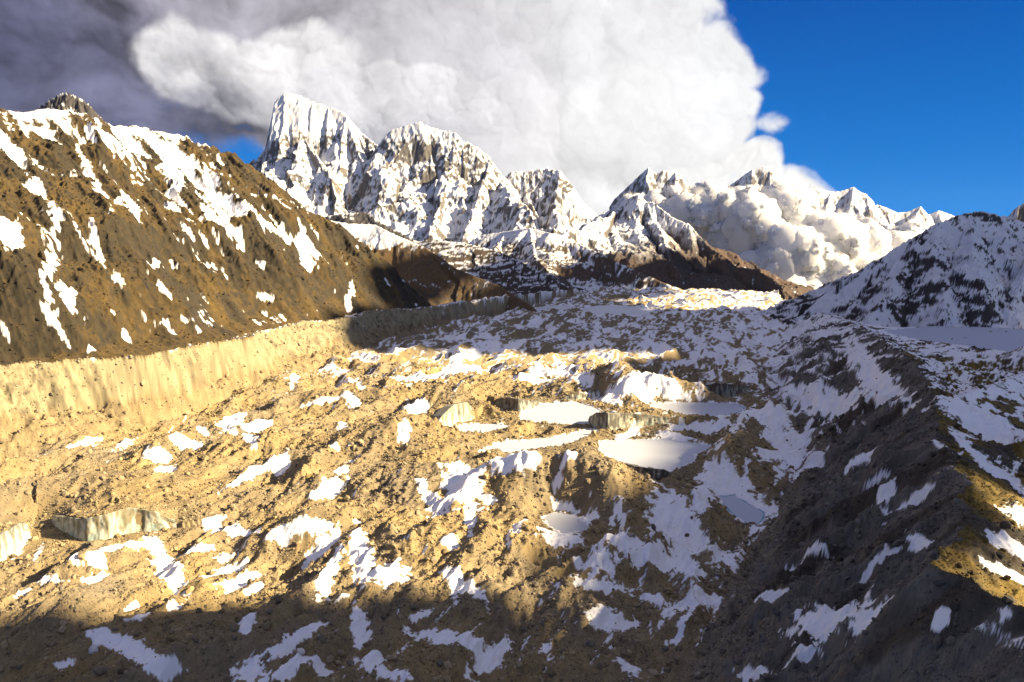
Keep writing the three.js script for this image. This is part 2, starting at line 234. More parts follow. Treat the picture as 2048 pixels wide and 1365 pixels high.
function relief(x, d) {
  const s = toS(x, d), n0 = toN(x, d), n = n0 + 7 * fbm(x / 55, d / 55, 3);
  const lcn = leftCrestN(s) + 7 * fbm(s / 30, 9.1, 3) + 2 * noise(s / 6, 2.2), ltn = leftToeN(s), rtn = rightToeN(s), rcn = rightCrestN(s) + 9 * fbm(s / 34, 1.7, 3) + 2.5 * noise(s / 5, 4.4), fl = floorH(s);
  info.s = s; info.n = n; info.pond = 1e9;
  let h;
  // hummocks; longer than broad, leaning with the ice
  const hummocks = () => {
    const rx = x * 0.42 + d * 0.907, rd = x * 0.907 - d * 0.42, far = step(700, 1500, d);
    const wx = fbm(x / 90, d / 90, 2) * 26, wd = fbm(x / 90 + 7, d / 90, 2) * 26, big = (ridged((rx + wx) / 230 + 3, (rd + wd) / 105, 2) - 0.45) * 26, mid = (ridged((rx + wx) / 100 + 9, (rd + wd) / 44 + 4, 3) - 0.45) * mix(19, 16, far), small = (ridged(rx / 27, rd / 14, 3) - 0.4) * mix(5.6, 3.2, far);
    return big + mid + small + (ridged(rx / 9 + 2, rd / 6.5, 2) - 0.5) * 1.3 * (1 - 0.6 * far) + fbm(x / 4, d / 4, 2) * 0.5;
  };
  const onIce = () => {
    const calm = mix(0.8, 1, step(650, 1000, d));
    let quiet = 0; for (const q of hillList) if (q.rise > 15) { const e = ((x - q.x) / q.a) ** 2 + ((d - q.d) / q.b) ** 2; if (e < 4) quiet = Math.max(quiet, 1 - e / 4); }
    let g = fl + hummocks() * calm * (1 - 0.6 * quiet);
    for (const q of hillList) {
      const ex = x - q.x, ed = d - q.d; if (Math.abs(ex) > q.reach || Math.abs(ed) > q.reach) continue;
      const a = (ex * q.c + ed * q.s) / q.a, b = (-ex * q.s + ed * q.c) / q.b, e = Math.sqrt(a * a + b * b + 0.03);
      g += q.rise * Math.exp(-Math.pow(e, q.sharp)) * (1 + 0.25 * fbm(x / 19, d / 19, 3));
    }
    for (const c of cliffList) {
      if (x < c.box[0] || x > c.box[1] || d < c.box[2] || d > c.box[3]) continue;
      let [q, rise] = cliffStep(c, x, d);
      const k = step(-26, -6, q) * (1 - step(2.5, 5.5, q)) ;             // the bowl before the face
      if (q < 2.5) g = mix(g, Math.min(g, c.y - 0.8 + fbm(x / 9, d / 9, 2) * 1.2), step(-30, -12, q));
      else if (q < 46) { const top = c.y + rise * 1.2 + fbm(x / 12, d / 12, 3) * 2; g = mix(mix(c.y - 0.8, Math.max(top, g * 0.3 + top * 0.7), step(2.5, 5, q)), g, step(14, 46, q)); }
    }
    for (const p of pondOutlines) {
      if (x < p.box[0] || x > p.box[1] || d < p.box[2] || d > p.box[3]) continue;
      const o = toOutline(p.w, x, d) + fbm(x / 14, d / 14, 3) * 6; if (o < info.pond) info.pond = o;
      if (o < 0) g = Math.min(g, p.y - 0.5 - Math.min(1.5, -o * 0.2)); else if (o < 34) g = mix(p.y + o * 0.22 + Math.max(0, fbm(x / 9, d / 9, 3) * 3), g, step(2, 34, o));
    }
    return g;
  };
  if (n < lcn) {                                    // hillside behind the left moraine
    const trough = lcn - 42, w = trough - n, baseH = leftCrestH(s) - 9 + crestWobble(s);
    if (w < 0) { info.reg = REG.LEFTWALL; info.f = 1; return leftCrestH(s) + crestWobble(s) - 10 * Math.sin(clamp((lcn - n) / 42) * 1.57) + fbm(x / 13, d / 13, 3) * 3; }
    info.reg = REG.HILL;
    const f = w / (trough - TOPN); info.f = f;
    const lift = topH(s) - topH(1370), face = spurH(clamp(mix(-743, TOPN, Math.min(f, 1)), TOPN, -743));
    h = mix(baseH, face + lift * Math.min(f, 1), step(0, 0.06, f) * 0.0 + clamp(f * 14)); if (f < 0.0714) h = mix(baseH, spurH(mix(-743, TOPN, 0.0714)) + lift * 0.0714, f / 0.0714);
    if (f > 1) h -= (f - 1) * 520;
    // spurs and gullies run down the face
    const amp = step(0, 0.25, f) * (1 - 0.75 * step(0.82, 1, f)), lean = s + n * 0.33;
    h += amp * ((ridged(lean / 330 + 0.4, n / 900, 2) - 0.62) * 62 + (ridged(lean / 115 + 7, n / 420 + 2, 3) - 0.55) * 34) + (0.3 + amp) * ((ridged(lean / 38, n / 110, 3) - 0.5) * 13 + (ridged(x / 15, d / 15, 3) - 0.5) * 6);
    const over = s - spurS(n) - 14 * fbm(n / 120, 3.3, 2);
    if (over > 0) h -= Math.max(0, over - 8) * 1.15;
    const groove = (s + 0.25 * (n + 900)) - 1455; if (f < 0.75) h -= 26 * Math.exp(-groove * groove / 1300) * step(0.05, 0.3, f) * (1 - step(0.45, 0.75, f));
    return h;
  }
  if (n < ltn) {                                    // inner face of the left moraine: a scarp over an apron
    info.reg = REG.LEFTWALL; const f = (ltn - n) / (ltn - lcn), top = leftCrestH(s) + crestWobble(s), g = onIce(); info.f = f;
    const fb = clamp(0.48 - 0.34 * fbm(s / 60, 7.7, 4), 0.25, 0.78), rill = (ridged(s / 40 + 0.5 * fbm(x / 30, d / 30, 2), n / 130, 4) - 0.5), p = f < fb ? f * 0.36 / fb : 0.36 + 0.64 * Math.pow((f - fb) / (1 - fb), 0.75);
    h = mix(Math.min(g, fl + 6) - 3, top, p) + rill * (f > fb ? 9 * step(1, 0.92, f) * step(fb - 0.01, fb + 0.12, f) : 2.4 * step(0, 0.2, f)) + (ridged(s / 11, (n + 40) / 30, 3) - 0.5) * 4.5 * step(0.1, 0.3, f) + fbm(x / 6, d / 6, 3) * 1.8;
    h += (fbm(x / 38, d / 38, 4) * 15 + (ridged(x / 22, d / 22, 3) - 0.5) * 7) * (0.7 + 0.4 * step(1000, 1350, s)) * Math.sin(Math.PI * clamp(f)) ;
    return Math.max(h, mix(g, h, step(0, 0.25, f)));
  }
  if (n < rtn) { info.reg = REG.GLACIER; info.f = 0; return onIce(); }
  if (n < rcn) {                                    // inner face of the right moraine
    info.reg = REG.RIGHTWALL; const f = (n - rtn) / (rcn - rtn), top = rightCrestH(s) - 110 * fadeEnd(s), g = onIce(); info.f = f;
    const rill = ridged(s / 44 + (n - rtn) / 190 + 0.5 * fbm(x / 40, d / 40, 2), n / 260, 3) - 0.5, fine = ridged(s / 19 + 0.8 * fbm(x / 20, d / 20, 2), n / 17, 4) - 0.5;
    const p = mix(Math.pow(f, 1.15), f, 0.4);
    h = mix(g, top, p) + (rill * 22 + fine * 7.5) * Math.sin(Math.PI * clamp(f, 0, 1)) ** 0.7 + fbm(x / 7, d / 7, 3) * 1.3 * (1 - f * 0.6);
    return mix(g, h, step(0, 0.12, f));
  }
  // outer side of the right moraine, down to the valley with the lake
  info.reg = REG.OUTER; const w = n - rcn, top = rightCrestH(s) - 110 * fadeEnd(s), low = LAKE_Y + 4 - 260 * step(1450, 2300, s) + 16 * fbm(x / 210 + 2, d / 210, 3) * step(20, 140, w);
  info.f = w;
  const fall = mix(top, low, 1 - Math.exp(-Math.pow(w / mix(105, 70, step(300, 900, d)), 1.25)));
  h = fall + ((ridged(x / 110 + 1, d / 75, 4) - 0.5) * 24 * (1 - step(560, 660, x) * step(960, 1060, d)) + fbm(x / 22, d / 22, 3) * 4) * step(4, 60, w) + (ridged(x / 14, d / 14, 3) - 0.5) * 3.2 + fbm(x / 5, d / 5, 3) * 1.3;
  // an older moraine that branches off the crest, and a spur at the lake's near end
  const k = clamp(((x - 330) * 230 + (d - 520) * 190) / (230 * 230 + 190 * 190)), qx = x - 330 - 230 * k, qd = d - 520 - 190 * k;
  const old = mix(-141, -150, k) - Math.sqrt(qx * qx + qd * qd) * 0.55; h = Math.max(h, old + fbm(x / 15, d / 15, 3) * 3);
  h = Math.max(h, -126 - Math.hypot((x - 800), (d - 930) * 1.2) * 0.62 + (ridged(x / 30, d / 30, 3) - 0.5) * 8);
  const o = toOutline(lakeShore, x, d) + fbm(x / 40, d / 40, 3) * 14;
  if (o < 0) h = Math.min(h, LAKE_Y - 1.5); else if (o < 70) h = mix(LAKE_Y + o * 0.05, h, step(0, 70, o));
  return h;
}
// ---------------------------------------------------------------- sheets of relief: fans of quads, finer near the eye
function fan(t0, t1, cols, ds, heightAt) {
  const rows = ds.length - 1, nv = (cols + 1) * (rows + 1), P = new Float32Array(nv * 3), N = new Float32Array(nv * 3);
  for (let j = 0; j <= rows; j++) for (let i = 0; i <= cols; i++) {
    const d = ds[j], x = d * (t0 + (t1 - t0) * i / cols), q = (j * (cols + 1) + i) * 3;
    P[q] = x; P[q + 1] = heightAt(x, d, j * (cols + 1) + i); P[q + 2] = d;
  }
  const C = cols + 1;
  for (let j = 0; j <= rows; j++) for (let i = 0; i <= cols; i++) {
    const a = (j * C + Math.max(0, i - 1)) * 3, b = (j * C + Math.min(cols, i + 1)) * 3, c = (Math.max(0, j - 1) * C + i) * 3, e = (Math.min(rows, j + 1) * C + i) * 3;
    const ux = P[b] - P[a], uy = P[b + 1] - P[a + 1], ud = P[b + 2] - P[a + 2], vx = P[e] - P[c], vy = P[e + 1] - P[c + 1], vd = P[e + 2] - P[c + 2];
    let nx = uy * vd - ud * vy, ny = ud * vx - ux * vd, nd = ux * vy - uy * vx; if (ny < 0) { nx = -nx; ny = -ny; nd = -nd; }
    const l = Math.hypot(nx, ny, nd) || 1, q = (j * C + i) * 3; N[q] = nx / l; N[q + 1] = ny / l; N[q + 2] = nd / l;
  }
  return { P, N, C, cols, rows, nv };
}
function sheet(g, colors, keep, material) {         // the quads for which keep(vertex) holds, as one mesh
  const map = new Int32Array(g.nv).fill(-1), index = []; let count = 0; const list = [];
  const at = (q) => { if (map[q] < 0) { map[q] = count++; list.push(q); } return map[q]; };
  for (let j = 0; j < g.rows; j++) for (let i = 0; i < g.cols; i++) {
    const q = j * g.C + i; if (!keep(q, i, j)) continue;
    const a = at(q), b = at(q + 1), c = at(q + g.C), e = at(q + g.C + 1);
    index.push(a, b, e, a, e, c);
  }
  const p = new Float32Array(count * 3), n = new Float32Array(count * 3), col = new Float32Array(count * 3);
  list.forEach((q, k) => { p[k * 3] = g.P[q * 3]; p[k * 3 + 1] = EYE + g.P[q * 3 + 1]; p[k * 3 + 2] = -g.P[q * 3 + 2]; n[k * 3] = g.N[q * 3]; n[k * 3 + 1] = g.N[q * 3 + 1]; n[k * 3 + 2] = -g.N[q * 3 + 2]; col.set(colors.subarray(q * 3, q * 3 + 3), k * 3); });
  const geo = new THREE.BufferGeometry();
  geo.setAttribute('position', new THREE.BufferAttribute(p, 3)); geo.setAttribute('normal', new THREE.BufferAttribute(n, 3)); geo.setAttribute('color', new THREE.BufferAttribute(col, 3)); geo.setIndex(index);
  return new THREE.Mesh(geo, material);
}
const depths = (list) => { const out = [list[0][0]]; let d = list[0][0], k = 0; while (k < list.length - 1) { const t = (d - list[k][0]) / (list[k + 1][0] - list[k][0]); d *= 1 + mix(list[k][1], list[k + 1][1], clamp(t)); out.push(d); if (d >= list[k + 1][0]) k++; } return out; };
console.log('sheets');
const T0 = -0.88, T1 = 0.90, COLS = 1100;
const NEAR = depths([[165, 0.0030], [240, 0.0024], [420, 0.0025], [700, 0.0030], [1500, 0.0038], [2400, 0.0046], [3500, 0.006]]);
const regOf = new Uint8Array((COLS + 1) * (NEAR.length)), fOf = new Float32Array(regOf.length), pondOf = new Float32Array(regOf.length);
const near = fan(T0, T1, COLS, NEAR, (x, d, q) => { const h = relief(x, d); regOf[q] = info.reg; fOf[q] = info.f; pondOf[q] = info.pond; return h; });
console.log('near rows', NEAR.length, 'tris', COLS * NEAR.length * 2);
// snow that lies in patches: places as seen, turned into places on the ground
function groundHit(u, v) {
  const r = ray(u, v); let last = 150 / r[2];
  for (let s = 150 / r[2]; s < 3600; s *= 1.004) { const x = r[0] * s, d = r[2] * s; if (d > 3400) break; if (r[1] * s < relief(x, d)) { let a = last, b = s; for (let k = 0; k < 12; k++) { const m = (a + b) / 2; if (r[1] * m < relief(r[0] * m, r[2] * m)) b = m; else a = m; } return [r[0] * b, r[2] * b]; } last = s; }
  return null;
}
const snowPatch = new Float32Array(regOf.length);
function patch(u, v, a, b, turn, k = 1) {           // centre, half length, half breadth, turn in degrees as seen
  const c = groundHit(u, v); if (!c) return;
  const ca = Math.cos(turn * Math.PI / 180), sa = -Math.sin(turn * Math.PI / 180);
  const e1 = groundHit(u + a * ca * 0.5, v + a * sa * 0.5), e2 = groundHit(u - b * sa * 0.5, v + b * ca * 0.5); if (!e1 || !e2) return;
  const s = c[1] / F, cl = (p, m) => { const px = p[0] - c[0], pd = p[1] - c[1], l = Math.hypot(px, pd), z = l > m ? m / l : 1; return [px * 2 * z, pd * 2 * z]; };
  const A = cl(e1, a * s * 2.6), B = cl(e2, b * s * 3.4), det = A[0] * B[1] - A[1] * B[0]; if (Math.abs(det) < 1e-3) return;
  const R = 1.5 * (Math.hypot(...A) + Math.hypot(...B));
  for (let j = 0; j <= near.rows; j++) {
    const d = NEAR[j]; if (Math.abs(d - c[1]) > R) continue;
    const i0 = Math.max(0, Math.floor(((c[0] - R) / d - T0) / (T1 - T0) * COLS)), i1 = Math.min(COLS, Math.ceil(((c[0] + R) / d - T0) / (T1 - T0) * COLS));
    for (let i = i0; i <= i1; i++) {
      const q = j * near.C + i, x = near.P[q * 3] - c[0], z = d - c[1], p = (x * B[1] - z * B[0]) / det, w = (z * A[0] - x * A[1]) / det;
      const wall = regOf[q] !== REG.GLACIER && regOf[q] !== REG.OUTER, lx = (wall ? toS(near.P[q * 3], d) : near.P[q * 3]) / s, ld = (wall ? toN(near.P[q * 3], d) * 1.4 : d) / s, f1 = 1 / 26, f2 = wall ? 1 / 15 : 1 / 7;   // outlines as ragged as the ground they lie on
      const wp = 0.85 * fbm(lx * f1, ld * f1, 4) + 14 / a * 0.35 * noise(lx * f2, ld * f2), ww = 0.85 * fbm(lx * f1 + 40, ld * f1, 4) + 14 / b * 0.3 * noise(lx * f2, ld * f2 + 9);
      const e = 1 - Math.sqrt((p + wp) ** 2 + (w + ww) ** 2); if (e > -0.5) snowPatch[q] = Math.max(snowPatch[q], k * (e + 0.5));
    }
  }
}
for (const p of [
  // on the glacier, left and near
  [170, 885, 35, 7, 20], [250, 885, 22, 6, 25], [375, 888, 44, 14, -8], [310, 910, 34, 20, -30], [330, 945, 25, 8, 30], [490, 955, 52, 10, 25], [560, 935, 22, 12, 20], [655, 980, 36, 20, 15], [685, 940, 15, 12, 30], [425, 1040, 28, 14, 10], [470, 1060, 48, 12, -20], [590, 1055, 74, 22, 5], [645, 1095, 44, 18, 35], [660, 1130, 28, 22, 40], [725, 1118, 54, 26, 100], [778, 1140, 42, 24, -30],
  [445, 1115, 24, 12, 10], [455, 1140, 44, 14, 8], [330, 1140, 36, 16, 0], [195, 1120, 22, 14, -30], [150, 1117, 14, 10, 10], [255, 1088, 52, 8, 5], [385, 1098, 48, 9, 0], [85, 1157, 42, 8, 5], [185, 1160, 32, 12, 5], [45, 1085, 32, 7, 60], [75, 1105, 14, 8, 50], [40, 1190, 20, 6, 30], [480, 1170, 48, 10, 25], [505, 1175, 20, 10, 10], [685, 1190, 18, 7, 0],
  [275, 1232, 26, 12, 10], [265, 1215, 18, 8, 25], [350, 1215, 14, 6, 20], [225, 1283, 54, 22, -10], [275, 1310, 58, 18, -20], [330, 1328, 54, 28, -35], [495, 1240, 22, 16, 60], [595, 1275, 64, 14, 30], [550, 1295, 55, 6, 15], [585, 1325, 44, 14, 10], [720, 1255, 46, 18, 95], [735, 1312, 34, 16, -20], [500, 1350, 34, 18, 10], [770, 1345, 44, 22, 0],
  [461, 845, 28, 12, 15], [505, 857, 46, 10, 25], [500, 875, 18, 12, -30], [404, 863, 14, 8, -20], [703, 802, 20, 11, -60], [686, 850, 10, 10, 0], [668, 890, 16, 10, -60], [650, 800, 38, 7, 5], [690, 766, 26, 5, 30], [720, 775, 12, 10, 60], [655, 738, 20, 5, 20], [681, 745, 22, 6, 15], [588, 760, 12, 5, 0], [826, 815, 32, 12, -35], [808, 860, 20, 12, 70],
  [898, 739, 72, 16, 15], [930, 715, 48, 8, 10], [1087, 739, 64, 12, -5], [1070, 760, 58, 10, 0], [1140, 752, 44, 12, 10], [1270, 765, 48, 30, -10], [1330, 770, 54, 32, -30], [1220, 795, 34, 14, -20], [832, 757, 44, 8, 10], [827, 805, 30, 12, -30], [1025, 920, 54, 16, 20], [925, 958, 46, 28, 35], [906, 990, 54, 12, 20], [977, 998, 22, 14, -20], [1135, 912, 26, 8, 20], [854, 994, 26, 8, 10], [940, 1037, 20, 12, -70], [902, 1085, 22, 14, -40], [1130, 1015, 28, 10, -20], [1180, 1035, 20, 14, 50],
  [1122, 1077, 48, 14, -12], [1245, 1080, 46, 24, -30], [1310, 1110, 76, 24, -28], [1370, 1135, 34, 16, -20], [1350, 1072, 60, 20, -10], [1440, 1105, 50, 22, -25], [1403, 988, 26, 16, -45], [1440, 960, 46, 32, -45], [1470, 975, 46, 24, -30], [1510, 1015, 56, 16, -20], [1333, 870, 44, 14, -10], [1250, 870, 34, 10, 10], [1400, 855, 66, 16, -10], [1447, 840, 66, 14, -10], [1527, 835, 50, 18, -5], [1570, 897, 54, 22, -15], [1570, 872, 44, 14, -10], [1155, 1125, 44, 12, -10], [1210, 1130, 28, 14, -20],
  [1220, 1245, 52, 14, -10], [925, 1175, 46, 24, -15], [900, 1278, 96, 26, -15], [985, 1312, 48, 30, 40], [1255, 1335, 30, 12, -40], [1305, 1195, 38, 12, -15], [1390, 1190, 64, 15, -25], [1190, 1172, 60, 9, -5], [840, 1230, 30, 10, 20], [650, 1350, 30, 10, 10], [130, 1330, 20, 8, 20], [1090, 1300, 20, 8, 50],
  // inner face of the right moraine
  [1658, 1250, 98, 30, 25], [1735, 1240, 58, 12, 35], [1600, 1298, 38, 26, 0], [1545, 1195, 38, 14, 15], [1503, 1350, 44, 16, 40], [1622, 1100, 48, 8, 20], [1760, 1117, 48, 10, 25], [1837, 1090, 28, 12, 25], [1825, 1004, 54, 10, 40], [1772, 998, 24, 10, 20], [1754, 962, 44, 9, 30], [1718, 920, 44, 9, 25], [1616, 938, 38, 10, 25], [1580, 884, 48, 16, 0], [1557, 908, 48, 14, -15], [1658, 812, 96, 20, 15], [1736, 745, 84, 30, -20], [1873, 885, 22, 10, -30], [1882, 1237, 32, 16, 60], [2010, 1225, 18, 12, 70], [1680, 860, 60, 10, 20], [1560, 815, 60, 12, 5],
  // outer side
  [1957, 836, 112, 36, -30], [2004, 955, 74, 10, -35], [2015, 1087, 54, 18, -35], [2015, 1147, 58, 9, -20], [1940, 905, 60, 8, -35], [2030, 1030, 40, 6, -30],
  // hillside
  [20, 305, 40, 14, -20], [70, 370, 30, 18, -75], [60, 250, 52, 14, -20], [75, 262, 52, 10, -35], [175, 335, 68, 14, -60], [260, 405, 44, 20, -65], [222, 285, 62, 16, -40], [260, 300, 42, 14, -45], [325, 290, 80, 30, -30], [360, 310, 64, 30, -40], [345, 345, 34, 20, -50], [410, 370, 48, 22, -45], [424, 400, 44, 22, -40], [495, 420, 44, 14, -30], [547, 393, 62, 5, -38], [598, 413, 42, 4, -35], [441, 322, 16, 5, -50], [113, 427, 32, 22, -30], [20, 450, 28, 14, -20], [26, 480, 22, 18, -60],
  [97, 538, 24, 14, -70], [132, 586, 44, 14, -40], [105, 640, 48, 8, -60], [180, 700, 11, 10, 0], [9, 660, 30, 6, -70], [250, 674, 18, 9, -60], [308, 530, 15, 10, 0], [352, 530, 15, 10, -70], [325, 570, 28, 6, -60], [233, 555, 20, 8, -50], [198, 515, 24, 5, -60], [224, 626, 12, 6, -60], [338, 656, 28, 8, -60], [391, 652, 30, 6, -40], [585, 480, 34, 14, -50], [615, 503, 32, 22, -70], [699, 590, 18, 8, 80], [523, 530, 16, 10, -40], [532, 595, 16, 6, 0], [415, 688, 80, 5, 10], [470, 470, 40, 8, -45], [540, 450, 40, 8, -40],
]) patch(...p);
console.log('patches');
// ---------------------------------------------------------------- colours of the ground: debris, turf, rock, snow
const nearColor = new Float32Array(near.nv * 3), snowOf = new Float32Array(near.nv);
for (let q = 0; q < near.nv; q++) {
  const x = near.P[q * 3], h = near.P[q * 3 + 1], d = near.P[q * 3 + 2], nx = near.N[q * 3], ny = near.N[q * 3 + 1], nd = near.N[q * 3 + 2], reg = regOf[q], f = fOf[q];
  const s = toS(x, d), n = toN(x, d), onWall = reg === REG.GLACIER || reg === REG.OUTER ? 0 : 1, ca = onWall ? s : x, cb = onWall ? n * 1.4 : d, lod = Math.max(0, Math.log2(d * (onWall ? 0.0055 : 0.0042) / 0.9)), l0 = Math.floor(lod), lf = 0.9 * 2 ** l0, fine = 1.2 * mix(noise(ca / lf, cb / lf), noise(ca / lf / 2 + 3, cb / lf / 2), lod - l0), mid = fbm(ca / 11, cb / 11, 4), big = fbm(x / 90 + 5, d / 90, 3), sunny = nx * SUNX + nd * SUND;
  const rag = 0.30 * fbm(ca / 14, cb / 14, 3) + 0.2 * fbm(ca / (2 * lf), cb / (2 * lf), 2), far = step(700, 1500, d);
  let r, g, b, snow = snowPatch[q] - 0.5 + rag * 0.8;
  if (reg === REG.GLACIER || (reg === REG.LEFTWALL && f < 1)) {
    const warm = clamp(0.74 + big * 0.9 + 0.5 * fbm(x / 31 + 8, d / 31, 3));
    r = mix(0.195, 0.295, warm); g = mix(0.163, 0.216, warm); b = mix(0.116, 0.098, warm);
    const sp = 1 + 0.2 * fine + 0.45 * mid; r *= sp; g *= sp; b *= sp;
    const cover = mix(-0.58, -0.27, step(-260, 60, n)) + far * mix(0.66, 0.5, step(-260, 60, n));
    const rx = x * 0.42 + d * 0.907, rd = x * 0.907 - d * 0.42;
    let w = cover + 0.95 * fbm(rx / 60 + 20, rd / 24, 4) - 0.55 * sunny + 0.5 * (ny - 0.9) + rag * 0.6 + 0.4 * fbm(rx / 17 + 3, rd / 9, 3);
    if (far > 0) w = mix(w, 0.08 + 0.55 * fbm(rx / 95 + 20, rd / 42, 4) - 1.5 * Math.max(0, ridged(rx / 100 + 9, rd / 44 + 4, 2) - 0.60) - 1.0 * Math.max(0, ridged(rx / 46, rd / 20, 2) - 0.62) - 0.5 * sunny + rag * 0.35 + 0.1 * step(-300, 60, n), far);
    if (pondOf[q] < 12) w = Math.max(w, 0.10 - pondOf[q] * 0.05 + rag * 1.6);
    snow = Math.max(snow, w);
    if (reg === REG.LEFTWALL) {
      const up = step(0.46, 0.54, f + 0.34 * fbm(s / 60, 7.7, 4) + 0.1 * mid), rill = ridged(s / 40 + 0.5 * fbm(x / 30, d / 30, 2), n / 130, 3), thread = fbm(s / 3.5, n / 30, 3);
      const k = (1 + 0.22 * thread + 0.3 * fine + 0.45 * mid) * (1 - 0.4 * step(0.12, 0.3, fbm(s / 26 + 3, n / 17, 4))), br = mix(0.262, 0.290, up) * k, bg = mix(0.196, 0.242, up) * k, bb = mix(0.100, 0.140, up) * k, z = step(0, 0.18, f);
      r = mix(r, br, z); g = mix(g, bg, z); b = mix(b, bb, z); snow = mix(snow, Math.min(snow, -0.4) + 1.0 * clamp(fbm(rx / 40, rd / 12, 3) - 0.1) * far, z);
    }
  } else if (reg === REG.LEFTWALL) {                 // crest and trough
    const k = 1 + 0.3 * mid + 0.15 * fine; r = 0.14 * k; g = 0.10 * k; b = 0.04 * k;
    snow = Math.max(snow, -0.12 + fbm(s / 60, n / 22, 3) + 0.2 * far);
  } else if (reg === REG.HILL) {
    const lean = s + n * 0.33, turf = fbm(lean / 60, n / 190, 4) + 0.8 * mid + 0.4 * fine, rock = step(-0.08, 0.16, (1 - ny) * 1.1 - 0.3 + 0.75 * fbm(lean / 45 + 9, n / 110, 5) + 0.25 * mid);
    const k = 1 + 0.95 * turf; r = 0.070 * k; g = 0.043 * k; b = 0.008 * k;
    const k2 = 1 + 0.8 * mid + 0.45 * fine; r = mix(r, 0.029 * k2, rock); g = mix(g, 0.0205 * k2, rock); b = mix(b, 0.0078 * k2, rock);
    snow += -0.24 - 1.3 * (ridged(lean / 38, n / 110, 3) - 0.55) + 0.6 * fbm(lean / 10, n / 42, 4);
    snow = Math.max(snow, -0.62 + 0.72 * step(0.62, 0.98, f) * step(500, 900, s) + 0.75 * fbm(lean / 40 + 4, n / 130, 4) + 0.35 * rag - 0.5 * (ridged(lean / 115 + 7, n / 420 + 2, 3) - 0.55));
  } else if (reg === REG.RIGHTWALL) {
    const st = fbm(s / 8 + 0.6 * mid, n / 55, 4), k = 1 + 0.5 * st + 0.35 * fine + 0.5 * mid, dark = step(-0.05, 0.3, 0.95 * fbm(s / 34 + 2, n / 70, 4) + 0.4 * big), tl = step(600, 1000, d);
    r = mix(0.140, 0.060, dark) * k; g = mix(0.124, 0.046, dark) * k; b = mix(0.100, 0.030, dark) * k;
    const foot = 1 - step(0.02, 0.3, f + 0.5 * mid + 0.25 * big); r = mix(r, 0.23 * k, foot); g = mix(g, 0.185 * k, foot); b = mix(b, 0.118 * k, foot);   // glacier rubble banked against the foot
    const strip = fbm((s + n * 1.4) / 26, (n - s * 0.25) / 110, 4);
    snow = Math.max(snow - 0.05, mix(-0.50, -0.06, tl) + 0.9 * strip + 0.4 * rag + 0.3 * (0.5 - ridged(s / 44 + n / 190, n / 260, 2)) + 0.16 * step(900, 1300, d));
  } else {
    const k = 1 + 0.9 * mid + 0.5 * fine + 0.5 * fbm(x / 30, d / 12, 3); r = 0.155 * k; g = 0.102 * k; b = 0.013 * k;
    const rock = step(-0.05, 0.25, fbm(x / 48 + 6, d / 30, 4)); r = mix(r, 0.075 * k, rock); g = mix(g, 0.058 * k, rock); b = mix(b, 0.034 * k, rock);
    const band = fbm((x * 0.8 + d * 0.6) / 70, (d * 0.8 - x * 0.6) / 16, 4);
    snow = Math.max(snow, mix(-0.42, 0.26, step(330, 560, d)) + 1.1 * band + 0.4 * rag - 0.55 * (ridged(x / 46 + 3, d / 22, 3) - 0.35) - 0.5 * step(0.9, 0.7, ny) - 0.35 * Math.exp(-f / 9));
  }
  snow += 0.10 * fine + 0.05 * noise(ca / lf / 3, cb / lf / 3 + 5);
  const a = step(-0.04, 0.05, snow); snowOf[q] = a;
  const c = 1 + 0.05 * mid, ALB = 0.73; r *= ALB; g *= ALB; b *= ALB;
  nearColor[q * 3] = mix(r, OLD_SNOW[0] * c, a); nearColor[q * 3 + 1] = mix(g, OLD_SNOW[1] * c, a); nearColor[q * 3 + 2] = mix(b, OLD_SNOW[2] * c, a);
}
const shown = (q) => fOf[q] < 1.12 && near.P[q * 3 + 1] > -330;
put(sheet(near, nearColor, (q, i, j) => regOf[q] === REG.GLACIER && (near.P[q * 3 + 2] > 300 || near.P[q * 3] > 20), ground), 'glacier', 'debris-covered glacier with snow patches filling the valley', 'glacier', { kind: 'structure' });
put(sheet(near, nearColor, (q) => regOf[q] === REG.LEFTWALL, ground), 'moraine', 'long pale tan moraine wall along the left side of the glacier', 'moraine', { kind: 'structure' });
put(sheet(near, nearColor, (q, i, j) => regOf[q] === REG.HILL && shown(q), ground), 'hillside', 'steep golden brown hillside with snow streaks on the left', 'hillside', { kind: 'structure' });
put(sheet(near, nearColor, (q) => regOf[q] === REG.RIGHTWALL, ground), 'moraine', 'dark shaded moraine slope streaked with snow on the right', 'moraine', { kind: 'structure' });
put(sheet(near, nearColor, (q) => regOf[q] === REG.OUTER && near.P[q * 3 + 2] < 1800 && near.P[q * 3 + 1] > -420, ground), 'terrain', 'snowy and golden turf ground beyond the right moraine crest', 'ground', { kind: 'structure' });
// ---------------------------------------------------------------- frozen ponds and the lake
const iceMat = new THREE.MeshPhysicalMaterial({ color: new THREE.Color().setRGB(0.44, 0.46, 0.50), roughness: 0.5 });
function flat(w, y, grow, name, label, category) {
  const cx = w.reduce((a, p) => a + p[0], 0) / w.length, cd = w.reduce((a, p) => a + p[1], 0) / w.length;
  const sh = new THREE.Shape(w.map(([x, d]) => { const l = Math.hypot(x - cx, d - cd); return new THREE.Vector2(x - cx + (x - cx) / l * grow, d - cd + (d - cd) / l * grow); }));
  const g = new THREE.ExtrudeGeometry(sh, { depth: 0.4, bevelEnabled: false }); g.rotateX(-Math.PI / 2);
  const m = new THREE.Mesh(g, iceMat); m.position.set(cx, EYE + y - 0.4, -cd);
  return put(m, name, label, category, { kind: 'structure' });
}
const meltMat = new THREE.MeshPhysicalMaterial({ color: new THREE.Color().setRGB(0.16, 0.36, 0.40), roughness: 0.25 });
